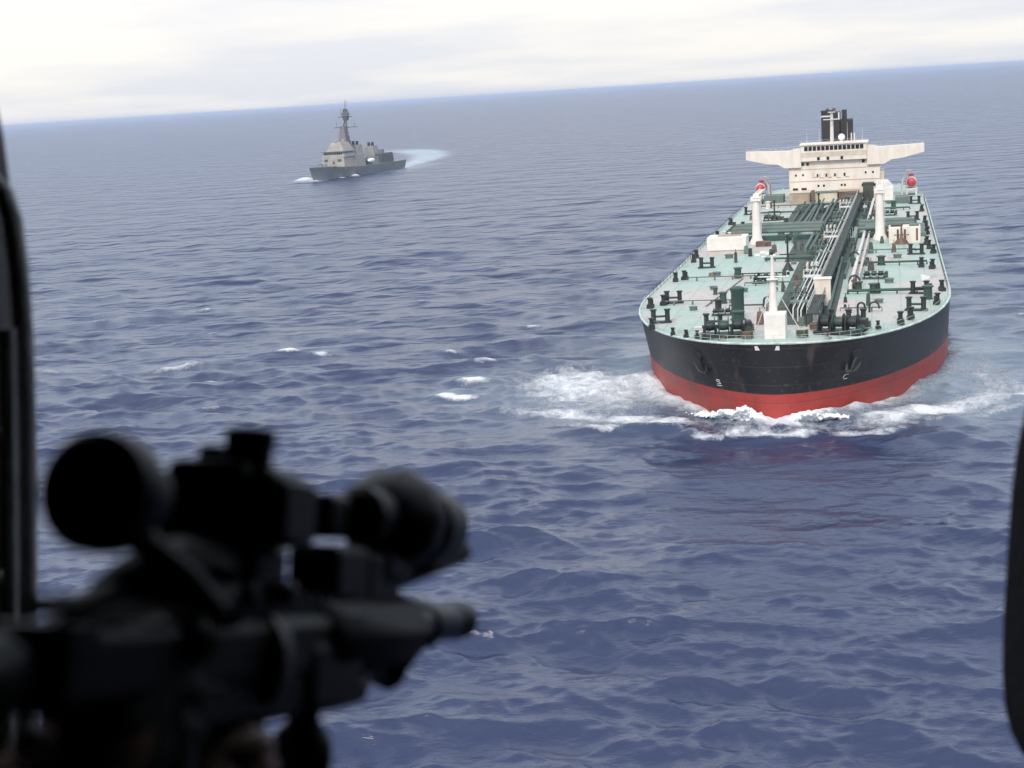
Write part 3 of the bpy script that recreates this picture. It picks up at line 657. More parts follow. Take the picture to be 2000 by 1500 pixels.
st2 = MB(); st2.tube([(-13.0, 33, dz(13) + 0.02), (-11.4, 50, dz(11.4) + 0.02), (-10.2, 64, dz(10) + 0.02)], 0.13, 5); st2.build('hose', 'rust', TK)
# transverse lines
for u, v0, v1, r, m_ in ((42.5, 8.6, 20.8, 0.24, 'dkgreen'), (77.5, 8.8, 21.6, 0.2, 'dkgreen'), (36, -20, -8, 0.09, 'grgreen'), (64, -20, -4, 0.1, 'grgreen'), (67, -12, -3, 0.12, 'dkgreen'), (30, -9, -2, 0.13, 'dkgreen'), (55, -9, 2, 0.13, 'grgreen'), (88, -8, 2, 0.2, 'dkgreen'), (97, 8, 20, 0.12, 'grgreen'), (25, 8, 14, 0.1, 'grgreen'), (158, -20, 20, 0.2, 'grgreen'), (186, -20, 20, 0.22, 'dkgreen'), (206, -19, 19, 0.2, 'grgreen')):
    b = MB(); z = DZ + 0.75; k = max(2, int(abs(v1 - v0) / 3)); b.tube([(v0, u, DZ + 0.2)] + [(v0 + (v1 - v0) * t / k, u, z) for t in range(0, k + 1)] + [(v1, u, DZ + 0.2)], r, 7)
    for t in range(k): b.box((v0 + (v1 - v0) * (t + 0.5) / k, u, DZ + 0.36), (0.25, 0.5, 0.75))
    b.build('transverse_pipe', m_, TK)
# cargo manifold amidships: a bank of athwartships pipes over a drip tray on each side
for s, v0, v1 in ((-1, -19.5, 0.5), (1, 8.5, 20.5)):
    for k, u in enumerate((127, 131, 135, 139, 143)):
        pipe([(v0, u, DZ + 1.9), ((v0 + v1) / 2, u, DZ + 1.9), (v1, u, DZ + 1.9), (v1 + 0.05, u, DZ + 1.2)] if s < 0 else [(v0 + 0.05, u, DZ + 1.2), (v0, u, DZ + 1.9), ((v0 + v1) / 2, u, DZ + 1.9), (v1, u, DZ + 1.9)], 0.36, 'dkgreen' if k % 2 else 'grgreen', 'manifold_pipe')
        x = v0 if s < 0 else v1
        MB().lathe([(0.36, -0.1), (0.62, -0.1), (0.62, 0.25), (0.3, 0.3)], (x, u, DZ + 1.9), 12, axis=(s, 0, 0)).build('manifold_flange', 'black_iron', TK)
    x = v0 - 0.8 if s < 0 else v1 + 0.8
    t_ = MB(); t_.bbox(x - 1.3, x + 1.3, 124.5, 145.5, DZ, DZ + 0.8); t_.build('drip_tray', 'grgreen', TK)
    g = MB(); g.bbox(min(v0, v1), max(v0, v1), 123.6, 125.2, DZ + 0.25, DZ + 1.3); g.build('manifold_gantry', 'dkgreen', TK)
# --- hose cranes
def crane(v, u, h, jib_dir):
    b = MB(); b.lathe([(1.5, 0), (1.5, 0.5), (0.95, 1.6), (0.88, h * 0.45), (0.8, h)], (0, 0, 0), 16)
    o = b.build('crane_pedestal', 'white', TK); o.location = (v, u, dz(v) - 0.03)
    c = MB(); c.box((0, 0.3, h + 0.45), (2.2, 2.6, 0.9)); c.box((0.2, -0.5, h + 1.2), (1.4, 1.3, 1.0), taper=0.7); c.build('slewing_house', 'white', o, bevel=0.08)
    j = MB(); q = Matrix.Rotation(0.06, 3, 'X')
    for s in (-0.55, 0.55): j.box((s, jib_dir * 9, h + 1.1), (0.22, 17, 0.5))
    for k in range(7): j.box((0, jib_dir * (1.5 + k * 2.5), h + 1.1), (1.0, 0.16, 0.3))
    j.build('jib', 'white', o)
    hk = MB(); hk.cyl((0, jib_dir * 17, h + 0.9), (0, jib_dir * 17, h - 1.5), 0.04, n=4); hk.box((0, jib_dir * 17, h - 1.8), (0.4, 0.4, 0.7)); hk.build('hook', 'black_iron', o)
    l = MB()
    for s in (-0.22, 0.22): l.cyl((1.05, s, 0.5), (1.0, s, h), 0.04, n=4)
    for k in range(int(h / 0.5)): l.cyl((1.04, -0.22, 0.6 + 0.5 * k), (1.04, 0.22, 0.6 + 0.5 * k), 0.03, n=4)
    l.build('ladder', 'offwhite', o)
    return o
crane(-12.5, 119, 9.2, 1); crane(13.1, 119, 9.8, 1)
# --- deck houses and stores amidships
def dhouse(name, v0, v1, u0, u1, h, mat_, roof=None, base=None):
    b = MB(); b.bbox(v0, v1, u0, u1, DZ + (0.9 if base else 0), DZ + h); o = b.build(name, mat_, TK, bevel=0.1)
    if base: MB().bbox(v0 + 0.25, v1 - 0.25, u0 + 0.2, u1 - 0.2, DZ, DZ + 0.95).build('plinth', base, o)
    if roof: MB().bbox(v0 - 0.15, v1 + 0.15, u0 - 0.15, u1 + 0.15, DZ + h, DZ + h + 0.15).build('roof', roof, o)
    return o
hl_ = dhouse('deck_store', -21.2, -13.2, 102.5, 108.5, 3.6, 'white', None, 'pink')
for v, h in ((-18.5, 2.6), (-17.4, 2.4)): MB().lathe([(0.35, 0), (0.35, h), (0.5, h + 0.1), (0.1, h + 0.3)], (v, 110.5, DZ + 1.2), 10).build('vent_pipe', 'offwhite', hl_)
MB().bbox(-19.2, -14.5, 104.2, 107.8, DZ + 3.6, DZ + 3.72).build('roof', 'tan', hl_)
hr = dhouse('deck_store', 14.9, 21.2, 113, 117.5, 3.4, 'cream', None, None)
MB().bbox(15.3, 17.6, 113.4, 116.8, DZ + 3.4, DZ + 3.75).build('hatch_cover', 'olive', hr); MB().bbox(19, 20.9, 113.4, 116.8, DZ + 3.4, DZ + 3.7).build('hatch_cover', 'grgreen', hr)
MB().bbox(20.3, 20.7, 112.9, 113.1, DZ + 0.5, DZ + 3).build('door', 'rust', hr)
b = MB(); b.lathe([(1.6, 0), (1.1, 0.8), (0.8, 1.1), (0.1, 1.2)], (17.4, 111.2, DZ), 4)
for x in (-0.7, 0, 0.7): b.lathe([(0.2, 0.9), (0.2, 2.9), (0.28, 3.0), (0.05, 3.1)], (17.4 + x, 111.2, DZ), 8)
b.build('vent_cluster', 'rust', TK)
dhouse('deck_locker', 12.3, 14.6, 122, 125, 2.6, 'rust', 'grgreen')
dhouse('deck_locker', 4.0, 6.4, 30.2, 32.0, 4.4, 'cream', 'white')           # small cream house on the walkway
dhouse('deck_locker', -12.3, -9.2, 113.5, 116, 1.2, 'rust')
dhouse('foam_room', 10.0, 14.5, 128, 133, 2.2, 'grgreen')
pk = MB(); pk.bbox(7.3, 10.0, 20.5, 36.0, DZ + 0.22, DZ + 0.30); pk.build('primed_deck_patch', 'pink', TK)
# pale canvas and gear lying beside the left crane
for v, u, s in ((-9.6, 101, 0.8), (-8.4, 98.5, 0.9), (-10.6, 97.5, 0.7), (-7.4, 97, 0.6), (-9.2, 95.5, 0.5)):
    b = MB(); b.box((v, u, DZ + s * 0.55), (2.2 * s, 1.6 * s, s * 0.8), rz=random.uniform(-0.5, 0.5), taper=0.7); b.build('canvas_bundle', 'offwhite', TK, bevel=0.2)
# --- accommodation block
SF = 225.0; SD = 16.0
ss = MB(); ss.bbox(-12.5, 12.5, SF, SF + SD, DZ, 22.2)
blk = ss.build('superstructure', 'cream', TK, bevel=0.1); tag(blk, 'cream accommodation block with wide bridge wings')
br = MB(); br.bbox(-9.0, 9.0, SF - 1.3, SF + 9, 22.2, 26.7); br.build('wheelhouse', 'cream', blk, bevel=0.1)
MB().bbox(-9.4, 9.4, SF - 1.7, SF + 9.4, 26.7, 27.0).build('wheelhouse_roof', 'cream', blk)
MB().bbox(-8.9, 8.9, SF - 1.36, SF - 1.303, 23.4, 24.7).build('bridge_front_panel', 'cream2', blk)
for s in (-1, 1):
    wg = MB(); wg.prism([(s * 12.5, 20.6), (s * 12.5, 25.3), (s * 9.05, 26.0), (s * 9.05, 20.6)], SF - 0.9, SF + 3.8)
    wg.prism([(s * 12.5, 20.6), (s * 13.6, 20.6), (s * 15.5, 21.7), (s * 18.6, 22.0), (s * 24.4, 23.4), (s * 24.4, 25.6), (s * 12.5, 25.3)], SF - 0.9, SF + 3.6)
    wg.build('bridge_wing', 'cream', blk)
    vn = MB(); vn.bbox(s * 12.5, s * 13.6, SF + 1, SF + 12, DZ, 18.6) if s > 0 else vn.bbox(-12.6, -12.5, SF + 1, SF + 12, DZ, 18.6)
    vn.build('side_trunk', 'cream2', blk)
wn = MB(); wn.box((0, 0, 0), (0.95, 0.1, 0.95)); win = wn.build('window', 'glass', blk, smooth=False)
first = [True]
def window(x, z, w=1.0, h=1.0, y=SF - 0.04):
    if first[0]: o = win; first[0] = False
    else: o = win.copy(); COL.objects.link(o); o.parent = blk
    o.location = (x, y, z); o.scale = (w, 1, h); return o
for i in range(14): window(-7.6 + i * 1.17, 25.75, 0.98, 1.25, SF - 1.35)
for x in (-11.2, -8.6, -7.3): window(x, 21.4, 0.72, 0.85)
for x in (8.0, 9.8, 11.6): window(x, 21.6, 0.85, 0.95)
for x in (-4.2, -1.6, 2.2): window(x, 22.9, 0.75, 0.85, SF - 1.40)
for x in (-10.6, -8.6, 8.6, 10.6): window(x, 18.4, 0.5, 0.6)
for x in (-4.6, -2.2, 0.2, 2.8): window(x, 18.1, 0.45, 0.9)
for x in (-4.4, -2.9, 2.0, 2.9): window(x, 15.2, 0.55, 0.6)
for x in (-10.8, -8.4): window(x, 14.4, 1.5, 0.8)
for x in (8.2, 10.6): window(x, 14.9, 1.5, 0.8)
for x, z in ((-5.3, 17.6), (-3.4, 17.4), (-1.2, 17.5), (1.3, 17.3), (3.6, 17.4)): 
    fr = MB(); fr.box((x, SF - 0.03, z), (1.1, 0.06, 0.18)); fr.box((x - 0.55, SF - 0.031, z + 0.6), (0.15, 0.06, 1.2)); fr.build('faded_lettering', 'tan', blk, smooth=False)
# low casings and tanks before the block
dhouse('deck_casing', -12.0, -6.4, 217, 224.6, 3.0, 'tan', 'cream2')
dhouse('deck_casing', -5.0, 1.0, 219, 224.6, 2.6, 'cream2', 'grgreen')
dhouse('deck_casing', 1.4, 6.6, 218, 224.6, 2.8, 'rust', 'tan')
dhouse('pump_room_trunk', 8.0, 10.8, 214, 219, 5.0, 'olive', 'olive')
lk = dhouse('deck_casing', 11.5, 16, 217, 222, 3.6, 'white', None); MB().lathe([(2.6, 0), (1.4, 1.6), (0.9, 2.0)], (13.6, 219.5, DZ + 3.6), 4).build('sloped_cap', 'offwhite', lk)
dhouse('deck_locker', -6.0, -5.1, 216, 218.4, 3.6, 'rust')
for x0, x1, z, y in ((-9.2, 9.2, 27.0, SF - 1.5), (-24.2, -9.4, 25.5, SF - 0.7), (9.4, 24.2, 25.5, SF - 0.7)):
    r = MB(); k = int((x1 - x0) / 1.5)
    for i in range(k + 1): r.cyl((x0 + (x1 - x0) * i / k, y, z - 0.1), (x0 + (x1 - x0) * i / k, y, z + 1.0), 0.035, n=4)
    for h_ in (0.5, 1.0): r.cyl((x0, y, z + h_), (x1, y, z + h_), 0.03, n=4)
    r.build('roof_rail', 'offwhite', blk)
for x, y, h_ in ((-7.5, SF + 3, 4.5), (7.8, SF + 3.5, 3.6), (3.6, SF + 6, 5.5), (-4.2, SF + 6, 3.8)): MB().cyl((x, y, 27), (x, y, 27 + h_), 0.06, 0.03, 5).build('whip_aerial', 'offwhite', blk)
for z in (16.6, 19.9): MB().bbox(-12.52, 12.52, SF - 0.16, SF - 0.02, z, z + 0.14).build('deck_ledge', 'cream2', blk)
# mast, radar, radome on the wheelhouse roof
rm = MB(); rm.cyl((-0.6, SF + 4, 27), (-0.6, SF + 4, 35.2), 0.55, 0.4, 10); rm.box((-0.6, SF + 3.6, 33.4), (4.6, 0.8, 0.25)); rm.box((-2.2, SF + 3.6, 34.3), (2.8, 0.35, 0.4)); rm.box((1.4, SF + 3.6, 34.4), (0.4, 0.35, 1.8)); rm.box((-0.6, SF + 3.7, 35.4), (2.0, 1.0, 0.25)); rm.build('radar_mast', 'offwhite', TK)
MB().sphere((2.1, SF + 2, 28.4), 0.95, 14, 10).cyl((2.1, SF + 2, 27), (2.1, SF + 2, 27.7), 0.3).build('radome', 'radome', TK)
b = MB()
for x in (4.8, 5.6): b.cyl((x, SF + 3, 27), (x, SF + 3, 29.4), 0.18, n=6)
b.build('antenna', 'offwhite', TK)
# funnel
fn = MB(); fn.bbox(-4.3, 1.0, 247, 257, 22, 34.9); fn.bbox(1.0, 4.6, 248, 257, 22, 32.6); fn_ = fn.build('funnel', 'funnel', TK, bevel=0.2)
fc = MB(); fc.bbox(-4.4, -0.6, 246.9, 250, 34.9, 35.5); fc.bbox(1.6, 3.0, 248.5, 251, 32.6, 35.4); fc.build('funnel_cowl', 'black_iron', fn_)
for x, y in ((-2.6, 251), (-0.8, 253)): MB().cyl((x, y, 34.9), (x, y, 35.9), 0.5).build('exhaust_pipe', 'rust', fn_)
MB().bbox(-9, 9, 242, 266, DZ, 22).build('engine_casing', 'cream', TK, bevel=0.1)
# lifeboats on davits each side
for s, lx in ((-1, -21.2), (1, 21.0)):
    o = MB(); prof = [(0.15, -4.2), (0.9, -3.9), (1.4, -2.8), (1.6, 0), (1.5, 2.6), (1.0, 3.9), (0.2, 4.2)]
    o.lathe(prof, (0, 0, 0), 14, axis=(0, 1, 0)); lb = o.build('lifeboat', 'red', TK); lb.location = (lx, 234, 14.7)
    st_ = MB(); st_.lathe([(1.33, -3.05), (1.44, -2.8), (1.5, -2.2)], (0, 0, 0), 14, axis=(0, 1, 0)); st_.build('white_band', 'white', lb)
    cp_ = MB(); cp_.box((0, 2.0, 1.6), (1.6, 2.0, 0.9), taper=0.75); cp_.build('canopy_hatch', 'red', lb)
    dv = MB()
    for y in (231, 237): dv.tube([(lx - s * 2.6, y, DZ), (lx - s * 2.4, y, 15.5), (lx - s * 1.2, y, 17.6), (lx, y, 17.7)], 0.25, 6)
    dv.bbox(lx - 1.7, lx + 1.7, 230.5, 237.5, DZ + 1.6, DZ + 2.0); dv.bbox(lx - 1.5, lx - 1.0, 230.6, 237.4, DZ, DZ + 1.6); dv.bbox(lx + 1.0, lx + 1.5, 230.6, 237.4, DZ, DZ + 1.6)
    dv.build('davit', 'offwhite', TK)
dhouse('deck_casing', -19.5, -14, 222, 228, 2.2, 'grgreen'); dhouse('deck_casing', 16.5, 20, 205, 212, 1.8, 'grgreen')
# --- marks and anchors on the bow plating
def on_bow(side, q, z, out=0.05):
    p = hull_pt(side, q, z); t1 = (hull_pt(side, q + 0.004, z) - hull_pt(side, max(q - 0.004, 0.0005), z)).normalized(); t2 = (hull_pt(side, q, z + 0.2) - hull_pt(side, q, z - 0.2)).normalized()
    nrm = t1.cross(t2).normalized()
    if nrm.x * side < 0: nrm = -nrm
    return p + nrm * out, t1, t2, nrm
def q_at(v, z):
    L, e, u0 = bow_par(z); return 1 - math.sqrt(max(0, 1 - (abs(v) / BM) ** (1 / e)))
for v0 in (-10.3, 10.2):
    s = -1 if v0 < 0 else 1
    p, t1, t2, nr = on_bow(s, q_at(v0, 7.6), 7.6, 0.0)
    if t1.x < 0: t1 = -t1
    a = MB(); a.tube([p + nr * 0.3 + t2 * 0.9, p + nr * 0.45 - t2 * 1.4], 0.2, 8)
    for k in (-1, 1): a.tube([p + nr * 0.45 - t2 * 1.4, p + nr * 0.5 + t1 * k * 0.75 - t2 * 1.25, p + nr * 0.42 + t1 * k * 1.15 - t2 * 0.55, p + nr * 0.35 + t1 * k * 1.2 - t2 * 0.05], [0.24, 0.26, 0.2, 0.05], 8)
    hp = MB(); hp.lathe([(0.55, -0.05), (0.8, 0.0), (0.8, 0.22), (0.5, 0.26)], p + t2 * 1.2, 14, axis=nr); hp.build('hawse_pipe', 'black_iron', TK)
    tag(a.build('anchor', 'black_iron' if s < 0 else 'dkgrey', TK), 'stockless anchor housed against the bow plating')
def stroke(side, v, z, pts, r=0.045):
    p, t1, t2, nr = on_bow(side, q_at(v, z), z, 0.06)
    if t1.x < 0: t1 = -t1
    MB().tube([p + t1 * x + t2 * y for x, y in pts], r, 5).build('painted_mark', 'offwhite', TK)
stroke(-1, -8.0, 5.0, [(0.5, 0.35), (-0.1, 0.42), (-0.35, 0.15), (0.3, 0.05), (0.4, -0.2), (-0.4, -0.35)]); stroke(-1, -8.0, 5.0, [(-0.5, -0.6), (0.5, -0.5)])
stroke(1, 9.2, 5.4, [(0.4, 0.35), (-0.2, 0.35), (-0.45, 0), (-0.2, -0.35), (0.4, -0.3)])
for v in (-2.2, 0.55):
    p, t1, t2, nr = on_bow(-1 if v < 0 else 1, q_at(v, DZ - 0.55), DZ - 0.55, 0.05)
    if t1.x < 0: t1 = -t1
    MB().add([p - t1 * 0.32 - t2 * 0.3, p + t1 * 0.32 - t2 * 0.3, p + t1 * 0.2 + t2 * 0.3, p - t1 * 0.2 + t2 * 0.3] + [p + nr * 0.04 - t1 * 0.32 - t2 * 0.3, p + nr * 0.04 + t1 * 0.32 - t2 * 0.3, p + nr * 0.04 + t1 * 0.2 + t2 * 0.3, p + nr * 0.04 - t1 * 0.2 + t2 * 0.3], [(0, 1, 2, 3), (4, 7, 6, 5), (0, 4, 5, 1), (1, 5, 6, 2), (2, 6, 7, 3), (3, 7, 4, 0)]).build('painted_mark', 'white', TK, smooth=False)
# --- water thrown up at the stem: broken, lumpy white water on each side
def bow_sheets():
    b = MB(); r_ = random.Random(5)
    for side, H_, ln in ((-1, 3.0, 11.0), (1, 2.0, 10.0)):
        for i in range(300):
            t = i / 299.0
            p = hull_pt(side, q_at(min(ln * t * 0.93 + 0.25, BM - 1), 0.0), 0.0)
            hgt = float(H_ * (math.exp(-((t - 0.20) / 0.14) ** 2) + 0.5 * math.exp(-((t - 0.50) / 0.2) ** 2)) * (0.35 + 1.3 * fbm(np.array(t * 16.0 + side), np.array(0.5), 4, 3)))
            for k in range(6):
                f_ = (k + r_.random()) / 6.0; out = 0.4 + 1.9 * f_ ** 1.3 + 1.1 * t
                x = p.x + side * out * 0.75 + r_.gauss(0, 0.28); y = p.y - out * 0.8 + r_.gauss(0, 0.28); z = 0.05 + hgt * f_ * (1 - 0.25 * f_) + r_.gauss(0, 0.08)
                b.sphere((x, y, z), (0.40 - 0.22 * f_) * r_.uniform(0.5, 1.25) * (0.5 + 0.5 * min(1, hgt)), 6, 4)
    o = b.build('bow_spray', 'spray', None); o.location = TS; o.rotation_euler.z = -TH
    rm_ = o.modifiers.new('remesh', 'REMESH'); rm_.mode = 'VOXEL'; rm_.voxel_size = 0.13; rm_.use_smooth_shade = True
    tx = bpy.data.textures.new('spray_lumps', 'CLOUDS'); tx.noise_scale = 0.5; tx.noise_depth = 3
    dm = o.modifiers.new('lumps', 'DISPLACE'); dm.texture = tx; dm.strength = 0.45; dm.mid_level = 0.5
    tag(o, 'lumpy white water thrown up on both sides of the tanker stem', None, None, 'stuff')
bow_sheets()

# ------------------------------------------------------------------ the destroyer
DD = empty('destroyer', DS, -DH)
DD.scale = (1.0, 0.87, 1.0)
tag(DD, 'grey naval destroyer with a tall mast cutting a pale curved wake', 'warship')
def d_deck(u): return 8.6 - 3.0 * min(1, u / 62.0) if u < 62 else 5.6
def d_half(u, t):
    """t 0 at the waterline, 1 at the deck."""
    q0 = max(0, min(1, (u + 5.5 * t * (1 if u < 40 else 0)) / 62.0)); hb = (8.4 + 1.4 * t) * (1 - (1 - q0) ** (1.7 + 0.6 * t))
    return hb * (1 - 0.12 * max(0, (u - 110) / 32) ** 2)
rows = []; us = [-5.5, -3.5, -1, 1, 4, 8, 13, 19, 26, 34, 44, 56, 70, 90, 110, 125, 138, 142]
for t in (-0.2, 0.0, 0.35, 0.7, 1.0):
    r = []
    for u in us:
        rake = 5.5 * (1 - max(0, t)) * max(0, 1 - (u + 5.5) / 20)
        z = d_deck(max(u, 0)) * t if t > 0 else t * 8
        hb = d_half(u, max(t, 0)) if u > -5.5 else 0.05
        r.append((hb, u + rake, z))
    rows.append([(-x, y, z) for x, y, z in r[::-1]] + r)
b = MB(); n = len(rows[0]); fs = []
for i in range(len(rows) - 1):
    for j in range(n): fs.append((i * n + j, i * n + (j + 1) % n, (i + 1) * n + (j + 1) % n, (i + 1) * n + j))
k = len(us)
for j in range(k - 1): fs.append((4 * n + k - 1 - j, 4 * n + k + j, 4 * n + k + j + 1, 4 * n + k - 2 - j))
b.add([p for r in rows for p in r], fs).build('hull', 'haze_grey', DD)
def block(name, u0, u1, w0, w1, z0, z1, m_, slope=0.0, parent=DD):
    b = MB(); s = slope
    b.add([(-w0, u0, z0), (w0, u0, z0), (w0, u1, z0), (-w0, u1, z0), (-w1, u0 + s, z1), (w1, u0 + s, z1), (w1, u1 - s, z1), (-w1, u1 - s, z1)], [(0, 3, 2, 1), (4, 5, 6, 7), (0, 1, 5, 4), (1, 2, 6, 5), (2, 3, 7, 6), (3, 0, 4, 7)])
    return b.build(name, m_, parent, smooth=False)
fd = block('forward_superstructure', 32, 62, 8.6, 7.4, 5.8, 13.2, 'tanpanel', 1.6)
block('bridge', 33.5, 52, 8.2, 7.0, 13.2, 16.4, 'navy_lt', 0.8, fd)
block('bridge_roof', 32.9, 53, 8.4, 7.6, 16.4, 16.8, 'navy_dk', 0.2, fd)
block('director_house', 37, 55, 6.2, 3.4, 16.8, 22.4, 'tanpanel', 3.0, fd)
for x in (-6, -4.5, -3, -1.5, 0, 1.5, 3, 4.5, 6): MB().box((x, 33.95, 15.2), (1.1, 0.12, 1.0)).build('bridge_window', 'glass', fd)
for x, z, w_, h_ in ((-5, 11.4, 2.2, 1.2), (4.6, 11.2, 2.6, 1.4), (0.4, 9.6, 1.0, 2.0)): MB().box((x, 33.0, z), (w_, 0.9, h_)).build('vent_grille', 'navy_dk', fd)
for s in (-1, 1):
    block('side_house', 50, 66, 1.6, 1.2, 5.8, 13.5, 'navy_lt', 0.5).location = (s * 7.4, 0, 0)
# mast: raked tapering lattice tower with yards and dome
block('mast_tower', 50, 58.5, 3.3, 1.3, 19.0, 32.5, 'mast_brown', 2.2)
mb = MB(); top = Vector((0, 60, 39))
for x, y in ((-3.4, 52), (3.4, 52), (0, 60)): mb.cyl((x, y, 18.8), (x * 0.16, top.y - (60 - y) * 0.15 + 0.0, 36), 0.75, 0.4, 8)
for z, w in ((22, 2.9), (25, 2.4), (28, 1.9), (31, 1.4)):
    f = (z - 18.8) / 17.2; mb.box((0, 52 + 7 * f + (60 - 52) * 0.4 * (1 - f), z), (2 * w + 0.4, 5.5 * (1 - f) + 0.8, 0.35))
mb.cyl((0, 59.5, 35), (0, 60, 49.0), 0.5, 0.12, 8)
ms = mb.build('mast', 'navy_dk', DD)
MB().box((0, 58, 31.4), (17, 0.5, 0.4)).build('yard', 'navy_dk', ms); MB().box((0, 59, 38.2), (9.5, 0.5, 0.5)).build('yard', 'navy_dk', ms)
md_ = MB(); md_.box((0, 59.4, 37.4), (3.0, 2.4, 3.2), taper=1.3); md_.box((0, 59.4, 39.9), (5.6, 2.6, 1.3), taper=0.8); md_.box((0, 59.4, 42.0), (3.4, 2.0, 2.6), taper=0.7); md_.build('sensor_platform', 'navy_dk', ms)
br_ = MB()
for z in (20, 23, 26, 29, 32):
    f = (z - 18.8) / 17.2; w = 3.5 * (1 - f) + 0.5; w2 = 3.5 * (1 - f - 0.17) + 0.5; y = 52 + 8 * f
    for s in (-1, 1): br_.cyl((s * w, y - 1.5, z), (-s * w2, y - 0.6, z + 3), 0.22, n=5); br_.cyl((s * w, y - 1.5, z), (s * w2 * 0.3, 59.5, z + 3), 0.2, n=5)
br_.build('lattice_brace', 'navy_dk', ms)
for x, y, h in ((-6.5, 58, 33.5), (6.5, 58, 33.2), (-3, 59, 42), (3, 59, 41.5), (1.2, 60, 47)): MB().cyl((x, y, h - 2.2), (x, y, h + 1.6), 0.13, n=5).build('whip_aerial', 'navy_dk', ms)
for x, y, z in ((-2.6, 45, 22.4), (2.6, 46, 22.4), (0, 40, 22.4)): MB().lathe([(0.8, 0), (0.9, 0.8), (0.5, 1.7), (0.1, 1.9)], (x, y, z), 10).build('director', 'navy_lt', fd)
# stacks
for u, z in ((66, 19.5), (93, 17.5)):
    st_ = block('stack', u, u + 11, 4.6, 3.3, 5.6, z, 'navy_lt', 1.5)
    for k in range(2): MB().cyl((-1.4 + 2.8 * k, u + 5.5, z), (-1.4 + 2.8 * k, u + 6, z + 2.2), 1.0).build('exhaust_pipe', 'black_iron', st_)
block('midship_house', 62, 96, 7.2, 6.6, 5.6, 10.6, 'haze_grey', 0.4)
hg = block('hangar', 96, 119, 8.4, 7.9, 5.6, 12.0, 'navy_dk', 0.4); MB().bbox(-5, 5, 118.65, 118.95, 5.8, 11).build('hangar_door', 'haze_grey', hg)
block('aft_deckhouse', 104, 112, 4.6, 4.2, 12.0, 14.6, 'haze_grey', 0.4)
# gun, launcher, boats, domes
gn = MB(); gn.lathe([(2.3, 0), (2.3, 1.4), (1.6, 2.6), (0.5, 2.9)], (0, 18, d_deck(18)), 8); g_ = gn.build('deck_gun', 'haze_grey', DD); MB().cyl((0, 16.4, d_deck(18) + 1.7), (0, 9.8, d_deck(18) + 2.4), 0.2).build('gun_barrel', 'navy_dk', g_)
MB().bbox(-3.6, 3.6, 23.5, 30, 6.0, 7.6).build('launcher_deck', 'navy_dk', DD)
MB().lathe([(1.3, 0), (1.3, 2), (1.15, 2.9), (0.6, 3.6), (0.1, 3.8)], (-4.5, 79, 16.2), 12).build('radome', 'radome', DD)
block('radome_platform', 76, 82, 3.2, 2.4, 10.6, 16.2, 'navy_lt', 0.3).location = (-3.8, 0, 0)
for s in (-1, 1):
    bt = MB(); bt.lathe([(0.2, -4.6), (1.0, -3.6), (1.5, -1), (1.55, 2.5), (1.2, 4.4), (0.2, 4.6)], (s * 8.6, 76, 8.6), 10, axis=(0, 1, 0.02)); bt.build('boat', 'radome', DD)
    dv = MB(); dv.tube([(s * 7.2, 72, 6), (s * 7.6, 72, 11), (s * 8.8, 72, 11.6)], 0.25, 6); dv.tube([(s * 7.2, 80, 6), (s * 7.6, 80, 11), (s * 8.8, 80, 11.6)], 0.25, 6); dv.build('boat_davit', 'navy_dk', DD)
    rl = MB()
    for u in range(2, 32, 3): rl.cyl((s * (d_half(u, 1) - 0.3), u, d_deck(u)), (s * (d_half(u, 1) - 0.3), u, d_deck(u) + 1.1), 0.05, n=4)
    rl.tube([(s * (d_half(u, 1) - 0.3), u, d_deck(u) + 1.1) for u in range(2, 32, 3)], 0.05, 4); rl.build('railing', 'navy_dk', DD)
MB().cyl((0, 139.5, 5.6), (0, 141, 11), 0.1, n=5).build('flagstaff', 'navy_dk', DD)

# ------------------------------------------------------------------ helicopter cabin round the camera
HC = empty('helicopter', (0, 0, CAM_H)); HC.rotation_euler = (0, ROLL, 0)
tag(HC, 'black helicopter cabin whose open doorway frames the picture at both edges', 'helicopter')
hinv = Matrix.Rotation(-ROLL, 3, 'Y')
def hp_(x, y, d_y):
    """Cabin coordinates of the point of the plane d_y metres ahead that lies at picture position (x, y)."""
    r = hinv @ (FWD + RGT * ((x - 1000) / FPX) + UP * ((750 - y) / FPX)); return r * (d_y / r.y)
DY = 1.25
lp = [(-90, 60), (-30, 140), (0, 205), (12, 262), (30, 400), (48, 520), (61, 650), (71, 830), (74, 1000), (75, 1250), (75, 1500), (75, 1900)]
def strip(pts, width, y0, y1, name, m_, bev=0.012, left=True):
    b = MB(); k = len(pts)
    ps = [hp_(x, y, y1 - 0.004) for x, y in pts]
    vs = []
    for p in ps:
        q = p.x - width if left else p.x + width
        vs += [(p.x, y0, p.z), (q, y0, p.z), (q, y1, p.z), (p.x, y1, p.z)]
    fs = [(4 * i + j, 4 * i + (j + 1) % 4, 4 * i + 4 + (j + 1) % 4, 4 * i + 4 + j) for i in range(k - 1) for j in range(4)] + [(3, 2, 1, 0), tuple(4 * (k - 1) + j for j in range(4))]
    return b.add(vs, fs).build(name, m_, HC, bevel=bev)
tag(strip(lp, 0.35, DY, DY + 0.10, 'door_post', 'cabin'), 'black curved door post')
tp = [(-60, 318), (-22, 350), (8, 378), (24, 430), (36, 520), (45, 640), (51, 800), (54, 930), (54, 1050), (54, 1250), (53, 1500)]
g1 = MB(); g1.tube([hp_(x, y, DY - 0.02) for x, y in tp] , 0.0088, 10); g1.build('door_seal', 'cabin_grey', HC)
g2 = MB(); g2.tube([hp_(x, y, DY - 0.035) for x, y in ((14, 640), (18, 800), (19, 900), (20, 1000), (21, 1150), (20, 1290), (12, 1420), (5, 1600))], 0.0075, 8); g2.build('grab_rail', 'cabin_grey', HC)
